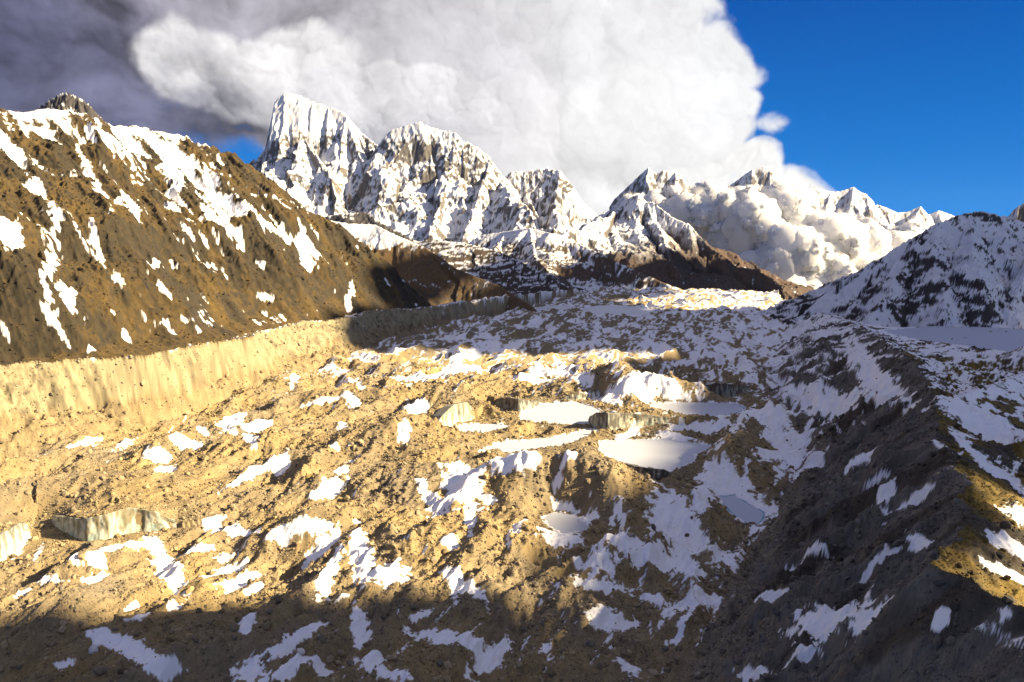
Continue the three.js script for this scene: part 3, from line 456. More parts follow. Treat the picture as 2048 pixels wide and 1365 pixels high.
for (const [i, p] of pondOutlines.entries()) {
  const pond = flat(p.w, p.y, 9, 'frozen_pond', p.label, 'pond');
  if (p.melt) {                          // a band of open meltwater along part of the shore
    const pts = p.w.map(([x, d]) => new THREE.Vector3(x - pond.position.x, 0, -d - pond.position.z)), curve = new THREE.CatmullRomCurve3(p.melt === 2 ? pts : pts.slice(3, 7)), pos = [], idx = [], n = 60;
    for (let k = 0; k <= n; k++) { const c = curve.getPoint(k / n), t = curve.getTangent(k / n), w = 1.1 + 0.9 * noise(k / 5, i); for (const sd of [-1, 1]) pos.push(c.x * 0.93 - t.z * sd * w * 0.5, 0.412, c.z * 0.93 + t.x * sd * w * 0.5); if (k) idx.push(2 * k - 2, 2 * k, 2 * k - 1, 2 * k - 1, 2 * k, 2 * k + 1); }
    const g = new THREE.BufferGeometry(); g.setAttribute('position', new THREE.Float32BufferAttribute(pos, 3)); g.setIndex(idx); g.computeVertexNormals();
    const m = new THREE.Mesh(g, meltMat); m.name = 'meltwater'; m.castShadow = m.receiveShadow = true; pond.add(m);
  }
}
flat(lakeShore, LAKE_Y, 16, 'lake', 'flat snow-covered lake at the foot of the right mountain', 'lake');
// ---------------------------------------------------------------- mountains: crests and ribs in space, faces that fall away from them
function mountain(o) {
  o.cols = Math.ceil((o.t[1] - o.t[0]) * 683 * 1.2);
  const segs = []; let run = 0;
  o.ridges.forEach((r, ri) => {
    const w = r.map(([u, v, d]) => atD(u, v, d));
    for (let i = 1; i < w.length; i++) { const a = w[i - 1], b = w[i], ex = b[0] - a[0], ed = b[2] - a[2], l2 = ex * ex + ed * ed; segs.push({ ax: a[0], ad: a[2], ah: a[1], ex, ed, l2, eh: b[1] - a[1], run, len: Math.sqrt(l2), rib: ri > 0, lk: o.steepLeft && (ri === 0 ? i >= 4 : ri === 1) ? 3 : 0, k: ri > 0 ? o.kr ?? o.k : o.k }); run += Math.sqrt(l2); }
    run += 997;
  });
  const C = o.cols + 1, dist = new Float32Array(C * o.ds.length), along = new Float32Array(dist.length), L = o.scale, A = o.amp;
  const g = fan(o.t[0], o.t[1], o.cols, o.ds, (x0, d0, q) => {
    const wx = fbm(x0 / (L * 0.6) + 3, d0 / (L * 0.6), 3) * L * 0.16, wd = fbm(x0 / (L * 0.6) - 7, d0 / (L * 0.6) + 2, 3) * L * 0.16;
    let best = -1e9, bd = 0, bt = 0, main = 1e9;
    for (const s of segs) {
      let px = x0 - s.ax, pd = d0 - s.ad, t = clamp((px * s.ex + pd * s.ed) / s.l2), qx = px - t * s.ex, qd = pd - t * s.ed, m = Math.sqrt(qx * qx + qd * qd);
      const z = clamp(m / (L * 0.5)); px += wx * z; pd += wd * z; t = clamp((px * s.ex + pd * s.ed) / s.l2); qx = px - t * s.ex; qd = pd - t * s.ed; m = Math.sqrt(qx * qx + qd * qd);
      if (!s.rib) main = Math.min(main, m);
      const h = s.ah + t * s.eh - (m < o.w ? s.k * m : s.k * o.w + o.k2 * (m - o.w)) - (s.lk && qx < 0 ? -qx * s.lk : 0) - (o.rk && qx > 0 && !s.rib ? qx * o.rk : 0);
      if (h > best) { best = h; bd = m; bt = s.run + t * s.len; }
    }
    dist[q] = bd; along[q] = bt;
    const near = clamp(bd / (L * 0.45)), jag = o.jag ?? 0.05;
    best -= A * 0.75 * near * (1.05 - ridged((bt + 1.6 * wx) / (L * 1.25), (bd + 1.6 * wd) / (L * 2.4), 4));
    best -= A * 0.8 * clamp(main / (L * 0.3)) * (0.95 - ridged(x0 / (L * 0.62) + 11, d0 / (L * 0.62), 5));
    best -= A * jag * (1 - ridged(x0 / (L * 0.09), d0 / (L * 0.09), 3));
    return best;
  });
  const col = new Float32Array(g.nv * 3);
  for (let q = 0; q < g.nv; q++) {
    const c = o.color({ x: g.P[q * 3], h: g.P[q * 3 + 1], d: g.P[q * 3 + 2], nx: g.N[q * 3], ny: g.N[q * 3 + 1], nd: g.N[q * 3 + 2], dist: dist[q], along: along[q] }, L);
    col[q * 3] = c[0]; col[q * 3 + 1] = c[1]; col[q * 3 + 2] = c[2];
  }
  const low = o.low ?? -1100;
  return put(sheet(g, col, (q) => Math.max(g.P[q * 3 + 1], g.P[(q + g.C) * 3 + 1]) > low, ground), o.name ?? 'mountain', o.label, 'mountain', { kind: 'structure' });
}
const span = (a, b, n) => Array.from({ length: n + 1 }, (_, i) => a + (b - a) * i / n);
const blend = (a, b, t) => [mix(a[0], b[0], t), mix(a[1], b[1], t), mix(a[2], b[2], t)];
// rock with snow wherever it is not too steep
const alpine = ({ cover = 0, capH = 1e9, rock = [0.115, 0.098, 0.086], rust = 0.3, soft = 0.06, fineness = 1, streak = 0.75 } = {}) => (p, L) => {
  const px = p.d / 683, k = Math.max(L * 0.05 / fineness, px * 1.6), oct = (l) => clamp(Math.floor(Math.log2(l / (px * 1.3))) + 1, 1, 5);
  const n1 = fbm(p.along / (k * 2.2), p.dist / (k * 7), oct(k * 2.2)), n2 = 0.8 * fbm(p.x / (k * 2.4), (p.h * 1.3 + p.d * 0.5) / (k * 2.4), oct(k * 2.4)) + 0.5 * fbm(p.x / (k * 6) + 5, (p.h * 2.2 + 0.15 * p.x) / (k * 2.6), 3), n3 = noise(p.x / Math.max(k * 0.3, px * 1.8), (p.h + p.d * 0.4) / Math.max(k * 0.3, px * 1.8));
  const v = cover + (p.ny - 0.62) * 1.5 + n1 * streak + n2 * (1.3 - streak) + n3 * 0.12 + step(capH, capH + L * 0.35, p.h + n2 * L * 0.2) * 0.9;
  const a = step(-soft, soft, v), t = 0.85 * (1 + 0.55 * n2 + 0.3 * n3), w = step(0.1, 0.5, fbm(p.x / (L * 0.5) + 31, p.h / (L * 0.3), 3) + n1 * 0.4) * rust;
  const r = [mix(rock[0], 0.27, w) * t, mix(rock[1], 0.185, w) * t, mix(rock[2], 0.115, w) * t];
  return blend(r, SNOW, a);
};
// turf with streaks of snow that run down the slope, more of it above
const turfy = ({ cover = -0.4, rise = 0, riseH = 0, riseL = 200, turf = [0.125, 0.075, 0.025], dark = [0.045, 0.037, 0.03], k = 30 } = {}) => (p, L) => {
  const n1 = fbm(p.along / k, p.dist / (k * 5), 4), n2 = fbm(p.x / k, (p.d + p.h) / k, 4), n3 = noise(p.x / (k * 0.15), p.d / (k * 0.15)), n4 = fbm(p.along / (k * 5), p.dist / (k * 12), 3);
  const v = cover + rise * step(riseH, riseH + riseL, p.h) + n1 * 0.75 + n2 * 0.5 + n4 * 0.45 + n3 * 0.1, a = step(-0.05, 0.05, v), t = 0.8 * (1 + 0.6 * n2 + 0.25 * n3);
  return blend(blend(turf, dark, step(-0.15, 0.35, n4 + n2 * 0.7 - 0.1)).map((c) => c * t), SNOW, a);
};
mountain({ label: 'tall sharp snow peak with fluted white faces in front of the cloud', k: 1.15, kr: 1.0, w: 600, k2: 0.85, scale: 800, amp: 250, jag: 0.09, steepLeft: [4, 7], t: [-0.46, -0.13], ds: span(6300, 8900, 264),
  ridges: [[[440, 360, 8200], [488, 328, 8300], [523, 307, 8320], [553, 270, 8380], [547, 218, 8450], [549, 201, 8480], [570, 182, 8500], [597, 188, 8500], [624, 200, 8480], [655, 210, 8450], [689, 223, 8400], [710, 249, 8350], [737, 275, 8300], [758, 290, 8250]],
    [[570, 182, 8500], [600, 235, 8250], [636, 290, 7950], [655, 335, 7700], [672, 372, 7450]], [[553, 270, 8380], [580, 322, 8050], [618, 372, 7700], [655, 415, 7350], [700, 440, 7000]], [[689, 223, 8400], [716, 285, 8080], [748, 335, 7800], [776, 380, 7450], [800, 420, 7100]]],
  color: alpine({ cover: 0.27, capH: 950, rust: 0.35, rock: [0.12, 0.11, 0.105], fineness: 1.7 }) });
mountain({ label: 'broad peak with a flat white ice cap right of the sharp peak', k: 1.25, kr: 0.9, w: 500, k2: 0.78, scale: 720, amp: 230, jag: 0.12, t: [-0.24, 0.03], ds: span(5900, 8500, 256),
  ridges: [[[740, 300, 8200], [771, 275, 8150], [782, 258, 8100], [812, 247, 8100], [840, 240, 8100], [860, 251, 8100], [887, 258, 8080], [908, 261, 8050], [922, 276, 8000], [956, 292, 7950], [980, 312, 7900], [993, 336, 7850], [1015, 360, 7800]],
    [[782, 258, 8100], [786, 300, 7900], [788, 350, 7650]], [[908, 261, 8050], [904, 320, 7750], [884, 375, 7400], [872, 420, 7050], [860, 450, 6700]], [[980, 312, 7900], [962, 365, 7500], [944, 415, 7100], [930, 455, 6700]], [[1000, 345, 7600], [1031, 386, 7200], [1066, 412, 6800], [1096, 442, 6450], [1112, 470, 6100]]],
  color: alpine({ cover: 0.22, capH: 900, rust: 0.5, rock: [0.12, 0.108, 0.10], fineness: 1.8 }) });
mountain({ label: 'jagged grey rock summit right of the ice-capped peak', k: 0.95, kr: 0.9, w: 500, k2: 0.75, scale: 650, amp: 230, jag: 0.12, t: [-0.03, 0.19], ds: span(6300, 8300, 184),
  ridges: [[[985, 362, 8000], [1010, 350, 8000], [1024, 340, 8000], [1048, 341, 8000], [1086, 333, 8000], [1120, 338, 7900], [1134, 355, 7900], [1143, 367, 7850], [1171, 391, 7800], [1205, 419, 7700], [1240, 445, 7600]],
    [[1048, 341, 8000], [1056, 385, 7650], [1070, 425, 7250]], [[1120, 338, 7900], [1112, 385, 7550], [1118, 430, 7100]]],
  color: alpine({ cover: 0.2, rust: 0.45, rock: [0.115, 0.105, 0.10], fineness: 1.7 }) });
mountain({ label: 'dark rocky pyramid with a long ridge falling to the right', k: 0.75, kr: 0.62, w: 260, k2: 0.42, rk: 0.75, scale: 520, amp: 120, jag: 0.14, t: [0.03, 0.45], ds: span(4700, 7400, 224),
  ridges: [[[1190, 432, 7000], [1236, 412, 6900], [1253, 397, 6900], [1277, 385, 6850], [1294, 402, 6800], [1308, 402, 6750], [1328, 419, 6650], [1352, 436, 6550], [1379, 446, 6450], [1400, 470, 6350], [1424, 494, 6200], [1444, 506, 6100], [1475, 532, 6000], [1492, 533, 5950], [1516, 537, 5900], [1543, 555, 5800], [1564, 571, 5700], [1595, 600, 5600], [1625, 630, 5500]],
    [[1240, 415, 6900], [1205, 428, 6600], [1160, 446, 6250], [1110, 458, 5900]], [[1294, 402, 6800], [1330, 470, 6150], [1350, 530, 5600]]],
  color: (p, L) => { const hi = alpine({ cover: 0.16, rust: 0.15, rock: [0.09, 0.082, 0.08], fineness: 1.5 })(p, L), lo = turfy({ cover: -0.42, k: 32, turf: [0.075, 0.045, 0.03], dark: [0.04, 0.032, 0.03] })(p, L); return blend(lo, hi, step(-330, -60, p.h - (p.x - 1000) * 0.16 + 160 * fbm(p.x / 300, p.d / 300, 3))); } });  // lower turf set darker to stand for the cloud shade on it
mountain({ label: 'long brown ridge with snow fields below the rocky pyramid', k: 0.42, kr: 0.5, w: 350, k2: 0.4, scale: 420, amp: 70, jag: 0.08, t: [-0.12, 0.3], ds: span(3700, 5700, 136),
  ridges: [[[960, 470, 5500], [1010, 462, 5400], [1060, 455, 5200], [1092, 463, 5100], [1102, 465, 5000], [1154, 484, 4900], [1205, 508, 4700], [1260, 535, 4500], [1338, 569, 4200], [1380, 592, 4100]], [[1060, 455, 5200], [1070, 500, 4700], [1100, 540, 4300]], [[1010, 462, 5400], [985, 500, 4800], [1000, 540, 4400]]],
  color: turfy({ cover: -0.12, rise: 0.5, riseH: -260, riseL: 240, k: 30, turf: [0.085, 0.055, 0.033], dark: [0.04, 0.036, 0.034] }) });
mountain({ label: 'dark blue shaded ridge behind the brown spur', k: 0.6, w: 300, k2: 0.55, scale: 350, amp: 90, jag: 0.1, t: [-0.36, -0.05], ds: span(3900, 5000, 72),
  ridges: [[[560, 420, 4700], [640, 432, 4650], [700, 424, 4600], [730, 422, 4600], [768, 447, 4500], [836, 481, 4400], [880, 505, 4300]]], color: alpine({ cover: -0.42, rust: 0.05, rock: [0.06, 0.055, 0.055] }) });
mountain({ label: 'dark rounded ridge striped with thin snow streaks', k: 0.42, w: 250, k2: 0.45, scale: 300, amp: 34, jag: 0.08, t: [-0.2, 0.12], ds: span(2500, 3800, 136),
  ridges: [[[780, 495, 3500], [843, 481, 3500], [877, 480, 3450], [928, 485, 3400], [997, 502, 3300], [1048, 526, 3200], [1099, 553, 3100], [1133, 574, 3000], [1165, 598, 2950]]],
  color: (p, L) => { const t = turfy({ cover: -0.16, rise: 0.2, riseH: -200, riseL: 120, k: 24, turf: [0.06, 0.04, 0.026], dark: [0.03, 0.026, 0.025] }); return t({ ...p, along: p.dist + p.along * 0.3 + 25 * fbm(p.x / 120, p.d / 120, 3), dist: p.along }, L); } });
mountain({ label: 'brown spur with a white snow field behind the hillside', k: 0.58, w: 200, k2: 0.55, scale: 260, amp: 40, jag: 0.06, t: [-0.3, 0.04], ds: span(1850, 2800, 152),
  ridges: [[[600, 432, 2600], [660, 440, 2520], [703, 447, 2500], [751, 449, 2500], [778, 463, 2450], [819, 481, 2400], [853, 495, 2350], [881, 522, 2300], [928, 543, 2250], [997, 570, 2150], [1031, 591, 2100], [1060, 608, 2080]]],
  color: turfy({ cover: -0.34, rise: 0.85, riseH: -110, riseL: 90, k: 18, turf: [0.13, 0.078, 0.03], dark: [0.05, 0.04, 0.03] }) });
mountain({ label: 'small dark rock peak above the left hillside', k: 0.95, w: 200, k2: 0.8, scale: 150, amp: 60, jag: 0.22, t: [-0.75, -0.5], ds: span(2350, 2900, 72),
  ridges: [[[20, 240, 2700], [60, 222, 2700], [80, 208, 2700], [102, 193, 2700], [120, 183, 2700], [137, 181, 2700], [154, 190, 2700], [174, 202, 2700], [191, 219, 2700], [203, 241, 2700], [225, 275, 2700]], [[120, 183, 2700], [110, 225, 2600]], [[154, 190, 2700], [165, 235, 2600]]],
  color: alpine({ cover: -0.28, rust: 0, rock: [0.05, 0.045, 0.045], fineness: 0.8 }) });
mountain({ label: 'snowy mountain with dark crags beyond the lake on the right', k: 0.62, kr: 0.75, w: 260, k2: 0.5, scale: 210, amp: 46, jag: 0.16, t: [0.36, 0.95], ds: span(1180, 2000, 200), low: -260,
  ridges: [[[1570, 650, 1760], [1600, 632, 1750], [1631, 609, 1750], [1661, 583, 1760], [1684, 560, 1770], [1740, 524, 1780], [1780, 501, 1790], [1808, 482, 1800], [1846, 461, 1810], [1875, 443, 1820], [1912, 430, 1830], [1945, 421, 1840], [1968, 420, 1840], [2010, 430, 1840], [2048, 440, 1840], [2130, 455, 1800], [2300, 480, 1750]],
    [[1875, 443, 1820], [1868, 500, 1660], [1890, 560, 1520], [1895, 620, 1400]], [[1945, 421, 1840], [1950, 500, 1620], [1960, 520, 1570], [1975, 590, 1450]], [[1846, 461, 1810], [1800, 530, 1660], [1760, 600, 1520], [1740, 640, 1440]], [[2080, 445, 1830], [2060, 520, 1600], [2020, 600, 1440]]],
  color: (p, L) => alpine({ cover: 0.34 - 0.62 * step(-0.05, 0.3, fbm(p.x / 95 + 4, p.d / 95, 3) + 0.2 * step(1050, 800, p.x)), rust: 0.03, rock: [0.045, 0.04, 0.036], fineness: 1.2, streak: 0.3 })(p, L) });
mountain({ label: 'far white summit half sunk in cloud', k: 1.0, kr: 0.9, w: 900, k2: 0.8, scale: 1500, amp: 480, jag: 0.06, t: [0.14, 0.30], ds: span(17500, 20500, 88), low: -300,
  ridges: [[[1230, 395, 20000], [1263, 364, 20000], [1273, 354, 20000], [1297, 333, 20000], [1314, 345, 20000], [1325, 338, 20000], [1352, 340, 20000], [1369, 359, 20000], [1386, 374, 20000], [1420, 400, 20000]], [[1297, 333, 20000], [1300, 370, 19200], [1310, 400, 18500]], [[1352, 340, 20000], [1350, 375, 19200]]], color: alpine({ cover: 0.22, rust: 0.1, rock: [0.13, 0.12, 0.12] }) });
mountain({ label: 'far pointed summit rising through the cloud bank', k: 1.1, kr: 0.9, w: 900, k2: 0.9, scale: 1300, amp: 450, jag: 0.07, t: [0.29, 0.41], ds: span(17500, 20500, 80), low: -300,
  ridges: [[[1430, 385, 20000], [1470, 362, 20000], [1492, 345, 20000], [1506, 337, 20000], [1526, 332, 20000], [1540, 332, 20000], [1552, 349, 20000], [1580, 385, 20000]], [[1506, 337, 20000], [1500, 380, 19000]], [[1540, 332, 20000], [1545, 380, 19200]]], color: alpine({ cover: 0.2, rust: 0, rock: [0.13, 0.12, 0.12] }) });
mountain({ label: 'far white range with a pointed middle peak under blue sky', k: 0.95, kr: 0.85, w: 900, k2: 0.8, scale: 1500, amp: 470, jag: 0.06, t: [0.41, 0.68], ds: span(19000, 23000, 96), low: -300,
  ridges: [[[1590, 385, 22000], [1616, 379, 22000], [1635, 375, 22000], [1661, 383, 22000], [1681, 382, 22000], [1707, 373, 22000], [1724, 385, 22000], [1733, 387, 22000], [1753, 408, 22000], [1773, 415, 22000], [1796, 425, 22000], [1816, 423, 22000], [1842, 412, 22000], [1855, 430, 22000], [1879, 420, 22000], [1895, 426, 22000], [1930, 440, 22000]],
    [[1707, 373, 22000], [1700, 410, 21000], [1705, 445, 20200]], [[1733, 387, 22000], [1745, 430, 21000]], [[1842, 412, 22000], [1820, 440, 21200], [1800, 465, 20600]], [[1661, 383, 22000], [1650, 420, 21000]]], color: alpine({ cover: 0.30, rust: 0.05, rock: [0.14, 0.13, 0.135] }) });
mountain({ label: 'brown rock tip above the snowy mountain at the right edge', k: 1.0, w: 300, k2: 0.8, scale: 300, amp: 90, jag: 0.12, t: [0.68, 0.95], ds: span(5300, 6300, 56), low: -300,
  ridges: [[[1990, 480, 6000], [2025, 430, 6000], [2037, 410, 6000], [2050, 402, 6000], [2090, 396, 6000], [2150, 440, 6000]]], color: alpine({ cover: 0.02, rust: 0.6 }) });
// the valley floor far below, out to the horizon
{ const g = fan(-1.6, 1.6, 60, depths([[2600, 0.05], [34000, 0.05]]), (x, d) => -900 - 0.07 * d + 60 * fbm(x / 900, d / 900, 3));
  const col = new Float32Array(g.nv * 3); for (let q = 0; q < g.nv; q++) { const k = 1 + 0.5 * fbm(g.P[q * 3] / 300, g.P[q * 3 + 2] / 300, 3); col[q * 3] = 0.07 * k; col[q * 3 + 1] = 0.062 * k; col[q * 3 + 2] = 0.045 * k; }
  put(sheet(g, col, () => true, ground), 'ground', 'dim valley floor far below the end of the glacier', 'ground', { kind: 'structure' }); }
console.log('mountains');
// ---------------------------------------------------------------- cliffs of bare ice
const bareIce = new THREE.MeshPhysicalMaterial({ vertexColors: true, roughness: 0.5, specularIntensity: 0.6 });
for (const [ci, c] of cliffList.entries()) {
  const n = 110, m = 26, pos = [], col = [], idx = [], cx = c.w.reduce((a, p) => a + p[0], 0) / c.w.length, cd = c.w.reduce((a, p) => a + p[1], 0) / c.w.length;
  const curve = new THREE.CatmullRomCurve3(c.w.map(([x, d]) => new THREE.Vector3(x, 0, d)));
  let run = 0, last = null;
  for (let i = 0; i <= n; i++) {
    const t = i / n, p = curve.getPoint(t), g = curve.getTangent(t), rise = (() => { const q = t * (c.rise.length - 1), k = Math.min(c.rise.length - 2, q | 0); return mix(c.rise[k], c.rise[k + 1], q - k); })();
    const bx = -g.z, bd = g.x;                     // away from the eye, behind the foot line
    if (last) run += Math.hypot(p.x - last.x, p.z - last.z); last = p;
    for (let j = 0; j <= m; j++) {                 // up the face, then back under the debris
      const k = j / (m - 4), back = j > m - 4 ? (j - m + 4) * 4 : 0, kk = Math.min(1, k);
      const flute = fbm(run / 9 + ci * 7, kk * 0.8, 4) * 3.4 + fbm(run / 2, kk * 6 + ci, 3) * 0.5;
      const lean = 1.2 + 3.0 * kk * kk * 0.55 + 0.9 * Math.sin(kk * 3.1) , q = lean + flute * Math.sin(Math.PI * Math.min(1, kk * 0.9 + 0.05)) + back;
      const y = c.y - 2 + (rise * 1.2 + 2.6) * kk - (back ? back * 0.25 + 0.3 : 0) + (kk > 0.9 ? fbm(run / 6, ci, 2) * 1.2 : 0);
      pos.push(p.x + bx * q - cx, EYE + y, -(p.z + bd * q - cd));
      const dirt = step(-0.12, 0.3, fbm(run / 4.5 + ci * 3, kk * 1.1, 4) + 0.42 * (kk - 0.45)), blue = step(0, 0.35, fbm(run / 14 + 3, kk * 2, 2) - 0.35 * kk + 0.1), f = 1 + 0.15 * noise(run * 1.3, kk * 20);
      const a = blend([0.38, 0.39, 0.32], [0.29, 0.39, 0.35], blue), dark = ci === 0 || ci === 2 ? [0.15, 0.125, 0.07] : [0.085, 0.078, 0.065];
      const z = blend(a, dark, clamp(dirt * (ci === 0 ? 0.9 : ci >= 3 ? 1 : 0.75) + (ci >= 5 || ci === 3 ? 0.35 : 0)));  // even extra darkening on some cliffs; on the near-shore one it stands for shade
      col.push(z[0] * f, z[1] * f, z[2] * f);
      if (i && j) { const b = i * (m + 1) + j, a0 = b - m - 1; idx.push(a0 - 1, b - 1, b, a0 - 1, b, a0); }
    }
  }
  const g = new THREE.BufferGeometry(); g.setAttribute('position', new THREE.Float32BufferAttribute(pos, 3)); g.setAttribute('color', new THREE.Float32BufferAttribute(col, 3)); g.setIndex(idx); g.computeVertexNormals();
  const mesh = new THREE.Mesh(g, bareIce); mesh.position.set(cx, 0, -cd);
  put(mesh, 'ice_cliff', c.label, 'ice cliff', { group: 'bare ice cliffs on the glacier' });
}
// ---------------------------------------------------------------- boulders strewn over the debris
const rockShape = (seed, detail) => {
  const g = new THREE.IcosahedronGeometry(1, detail), r = rng(seed), p = g.attributes.position, key = new Map(), planes = Array.from({ length: 9 }, () => { const a = r() * 6.28, z = r() * 2 - 1, w = Math.sqrt(1 - z * z); return [w * Math.cos(a), z, w * Math.sin(a), 0.55 + r() * 0.35]; });
  for (let i = 0; i < p.count; i++) {
    const id = [p.getX(i), p.getY(i), p.getZ(i)].map((v) => v.toFixed(3)).join(); if (!key.has(id)) key.set(id, 0.85 + r() * 0.3);
    let x = p.getX(i) * key.get(id), y = p.getY(i) * key.get(id), z = p.getZ(i) * key.get(id);
    for (const [a, b, c, k] of planes) { const o = x * a + y * b + z * c - k; if (o > 0) { x -= a * o; y -= b * o; z -= c * o; } }
    p.setXYZ(i, x, y * 0.8, z);
  }
  g.computeVertexNormals(); return g;
};
const rockMat = new THREE.MeshStandardMaterial({ color: 0xffffff, roughness: 0.95 });
{
  const r = rng(4), kinds = [rockShape(11, 0), rockShape(12, 0), rockShape(13, 1)], lists = [[], [], []], M = new THREE.Matrix4(), Q = new THREE.Quaternion(), E = new THREE.Euler();
  const rowMax = NEAR.findIndex((d) => d > 1750), rowMin = NEAR.findIndex((d) => d > 172);
  for (let tries = 0, count = 0; tries < 1600000 && count < 430000; tries++) {
    const j = rowMin + Math.floor(r() * (rowMax - rowMin)), i = Math.floor(r() * COLS), q = j * near.C + i, x = near.P[q * 3], d = near.P[q * 3 + 2], reg = regOf[q];
    const keep = reg === REG.GLACIER ? 1 : reg === REG.RIGHTWALL ? 0.9 : reg === REG.LEFTWALL ? 0.8 : reg === REG.OUTER ? (d < 700 ? 0.35 : 0.12) : fOf[q] < 1 ? 0.22 : 0;
    if (r() > keep || (snowOf[q] > 0.5 && r() > 0.012) || pondOf[q] < 0 || (reg === REG.GLACIER && d > 1150)) continue;
    if (r() > 0.55 + 0.9 * fbm(x / 25, d / 25, 3)) continue;
    const px = d / 683, size = Math.min(3.4, px * 0.36 * Math.pow(1 - r(), -0.4));
    const xx = x + (r() - 0.5) * px * 1.5, dd = d + (r() - 0.5) * px * 2, k = 0.6 + r() * 0.95;
    E.set(r() * 6, r() * 6, r() * 6); Q.setFromEuler(E);
    M.compose(new THREE.Vector3(xx, EYE + near.P[q * 3 + 1] + size * 0.18, -dd), Q, new THREE.Vector3(size * (0.7 + r() * 0.6), size * (0.6 + r() * 0.5), size * (0.7 + r() * 0.6)));
    const g = snowOf[q] > 0.5 ? [0.11, 0.092, 0.07] : [nearColor[q * 3], nearColor[q * 3 + 1], nearColor[q * 3 + 2]], gray = r() * 0.25;
    const avg = (g[0] + g[1] + g[2]) / 3; lists[count % 3].push([M.toArray(), [mix(g[0], avg, gray) * k, mix(g[1], avg, gray) * k, mix(g[2], avg, gray) * k]]); count++;
  }
  lists.forEach((l, k) => {
    const im = new THREE.InstancedMesh(kinds[k], rockMat, l.length), c = new THREE.Color();
    l.forEach(([m, col], i) => { M.fromArray(m); im.setMatrixAt(i, M); im.setColorAt(i, c.setRGB(...col)); });
    put(im, 'rock_debris', ['angular', 'blocky', 'rounded'][k] + ' stones strewn all over the glacier surface', 'stones', { kind: 'stuff' });
  });
  console.log('rocks', lists.map((l) => l.length).join());
}

// the larger boulders that can be told apart
{
  const r = rng(41), shapes = [rockShape(51, 2), rockShape(52, 2), rockShape(53, 2)];
  const lay = (u, v, size, tone, label, group) => {
    const c = groundHit(u, v); if (!c) return;
    const m = new THREE.Mesh(shapes[Math.floor(r() * 3)], new THREE.MeshStandardMaterial({ color: new THREE.Color().setRGB(...tone), roughness: 0.95 }));
    m.scale.set(size * (0.9 + 0.4 * r()), size * (0.8 + 0.3 * r()), size * (0.9 + 0.4 * r())); m.rotation.y = r() * 6; m.position.set(c[0], EYE + relief(c[0], c[1]) + size * 0.3, -c[1]);
    put(m, 'boulder', label, 'boulder', { group });
  };
  lay(617, 957, 3.4, [0.27, 0.19, 0.06], 'orange-tan boulder beside a snow patch on the sunlit glacier');
  for (const [u, v, where] of [[150, 990, 'above the left end of the curved ice cliff'], [420, 1010, 'right of the curved ice cliff'], [560, 1010, 'on the debris above the long shaded hollow'], [840, 1060, 'on bare sunlit debris left of the small round pond'], [1000, 1100, 'beside the shadow edge below the small round pond'], [330, 1060, 'just below the curved ice cliff'], [880, 920, 'left of the long frozen pond arm'], [700, 1010, 'between the snow patches in the middle of the sunlit debris']]) lay(u, v, 2.1 + r() * 0.9, [0.25, 0.19, 0.105], 'tan boulder ' + where);
  for (const [u, v, where] of [[540, 1225], [420, 1250], [700, 1330], [160, 1250], [1050, 1260], [1180, 1290], [1330, 1300], [880, 1330]].map(([u, v], i) => [u, v, ['just below the shadow edge', 'left of centre', 'near the bottom edge', 'at far left', 'in the middle', 'right of centre', 'nearest the dark moraine', 'near the bottom edge beside snow'][i]])) lay(u, v, 1.7 + r() * 0.7, [0.13, 0.11, 0.083], 'brown boulder painted darker for the shade of the foreground, ' + where, 'boulders on the shaded debris');  // shaded set of the same rock, its tone lowered to stand for shade
}
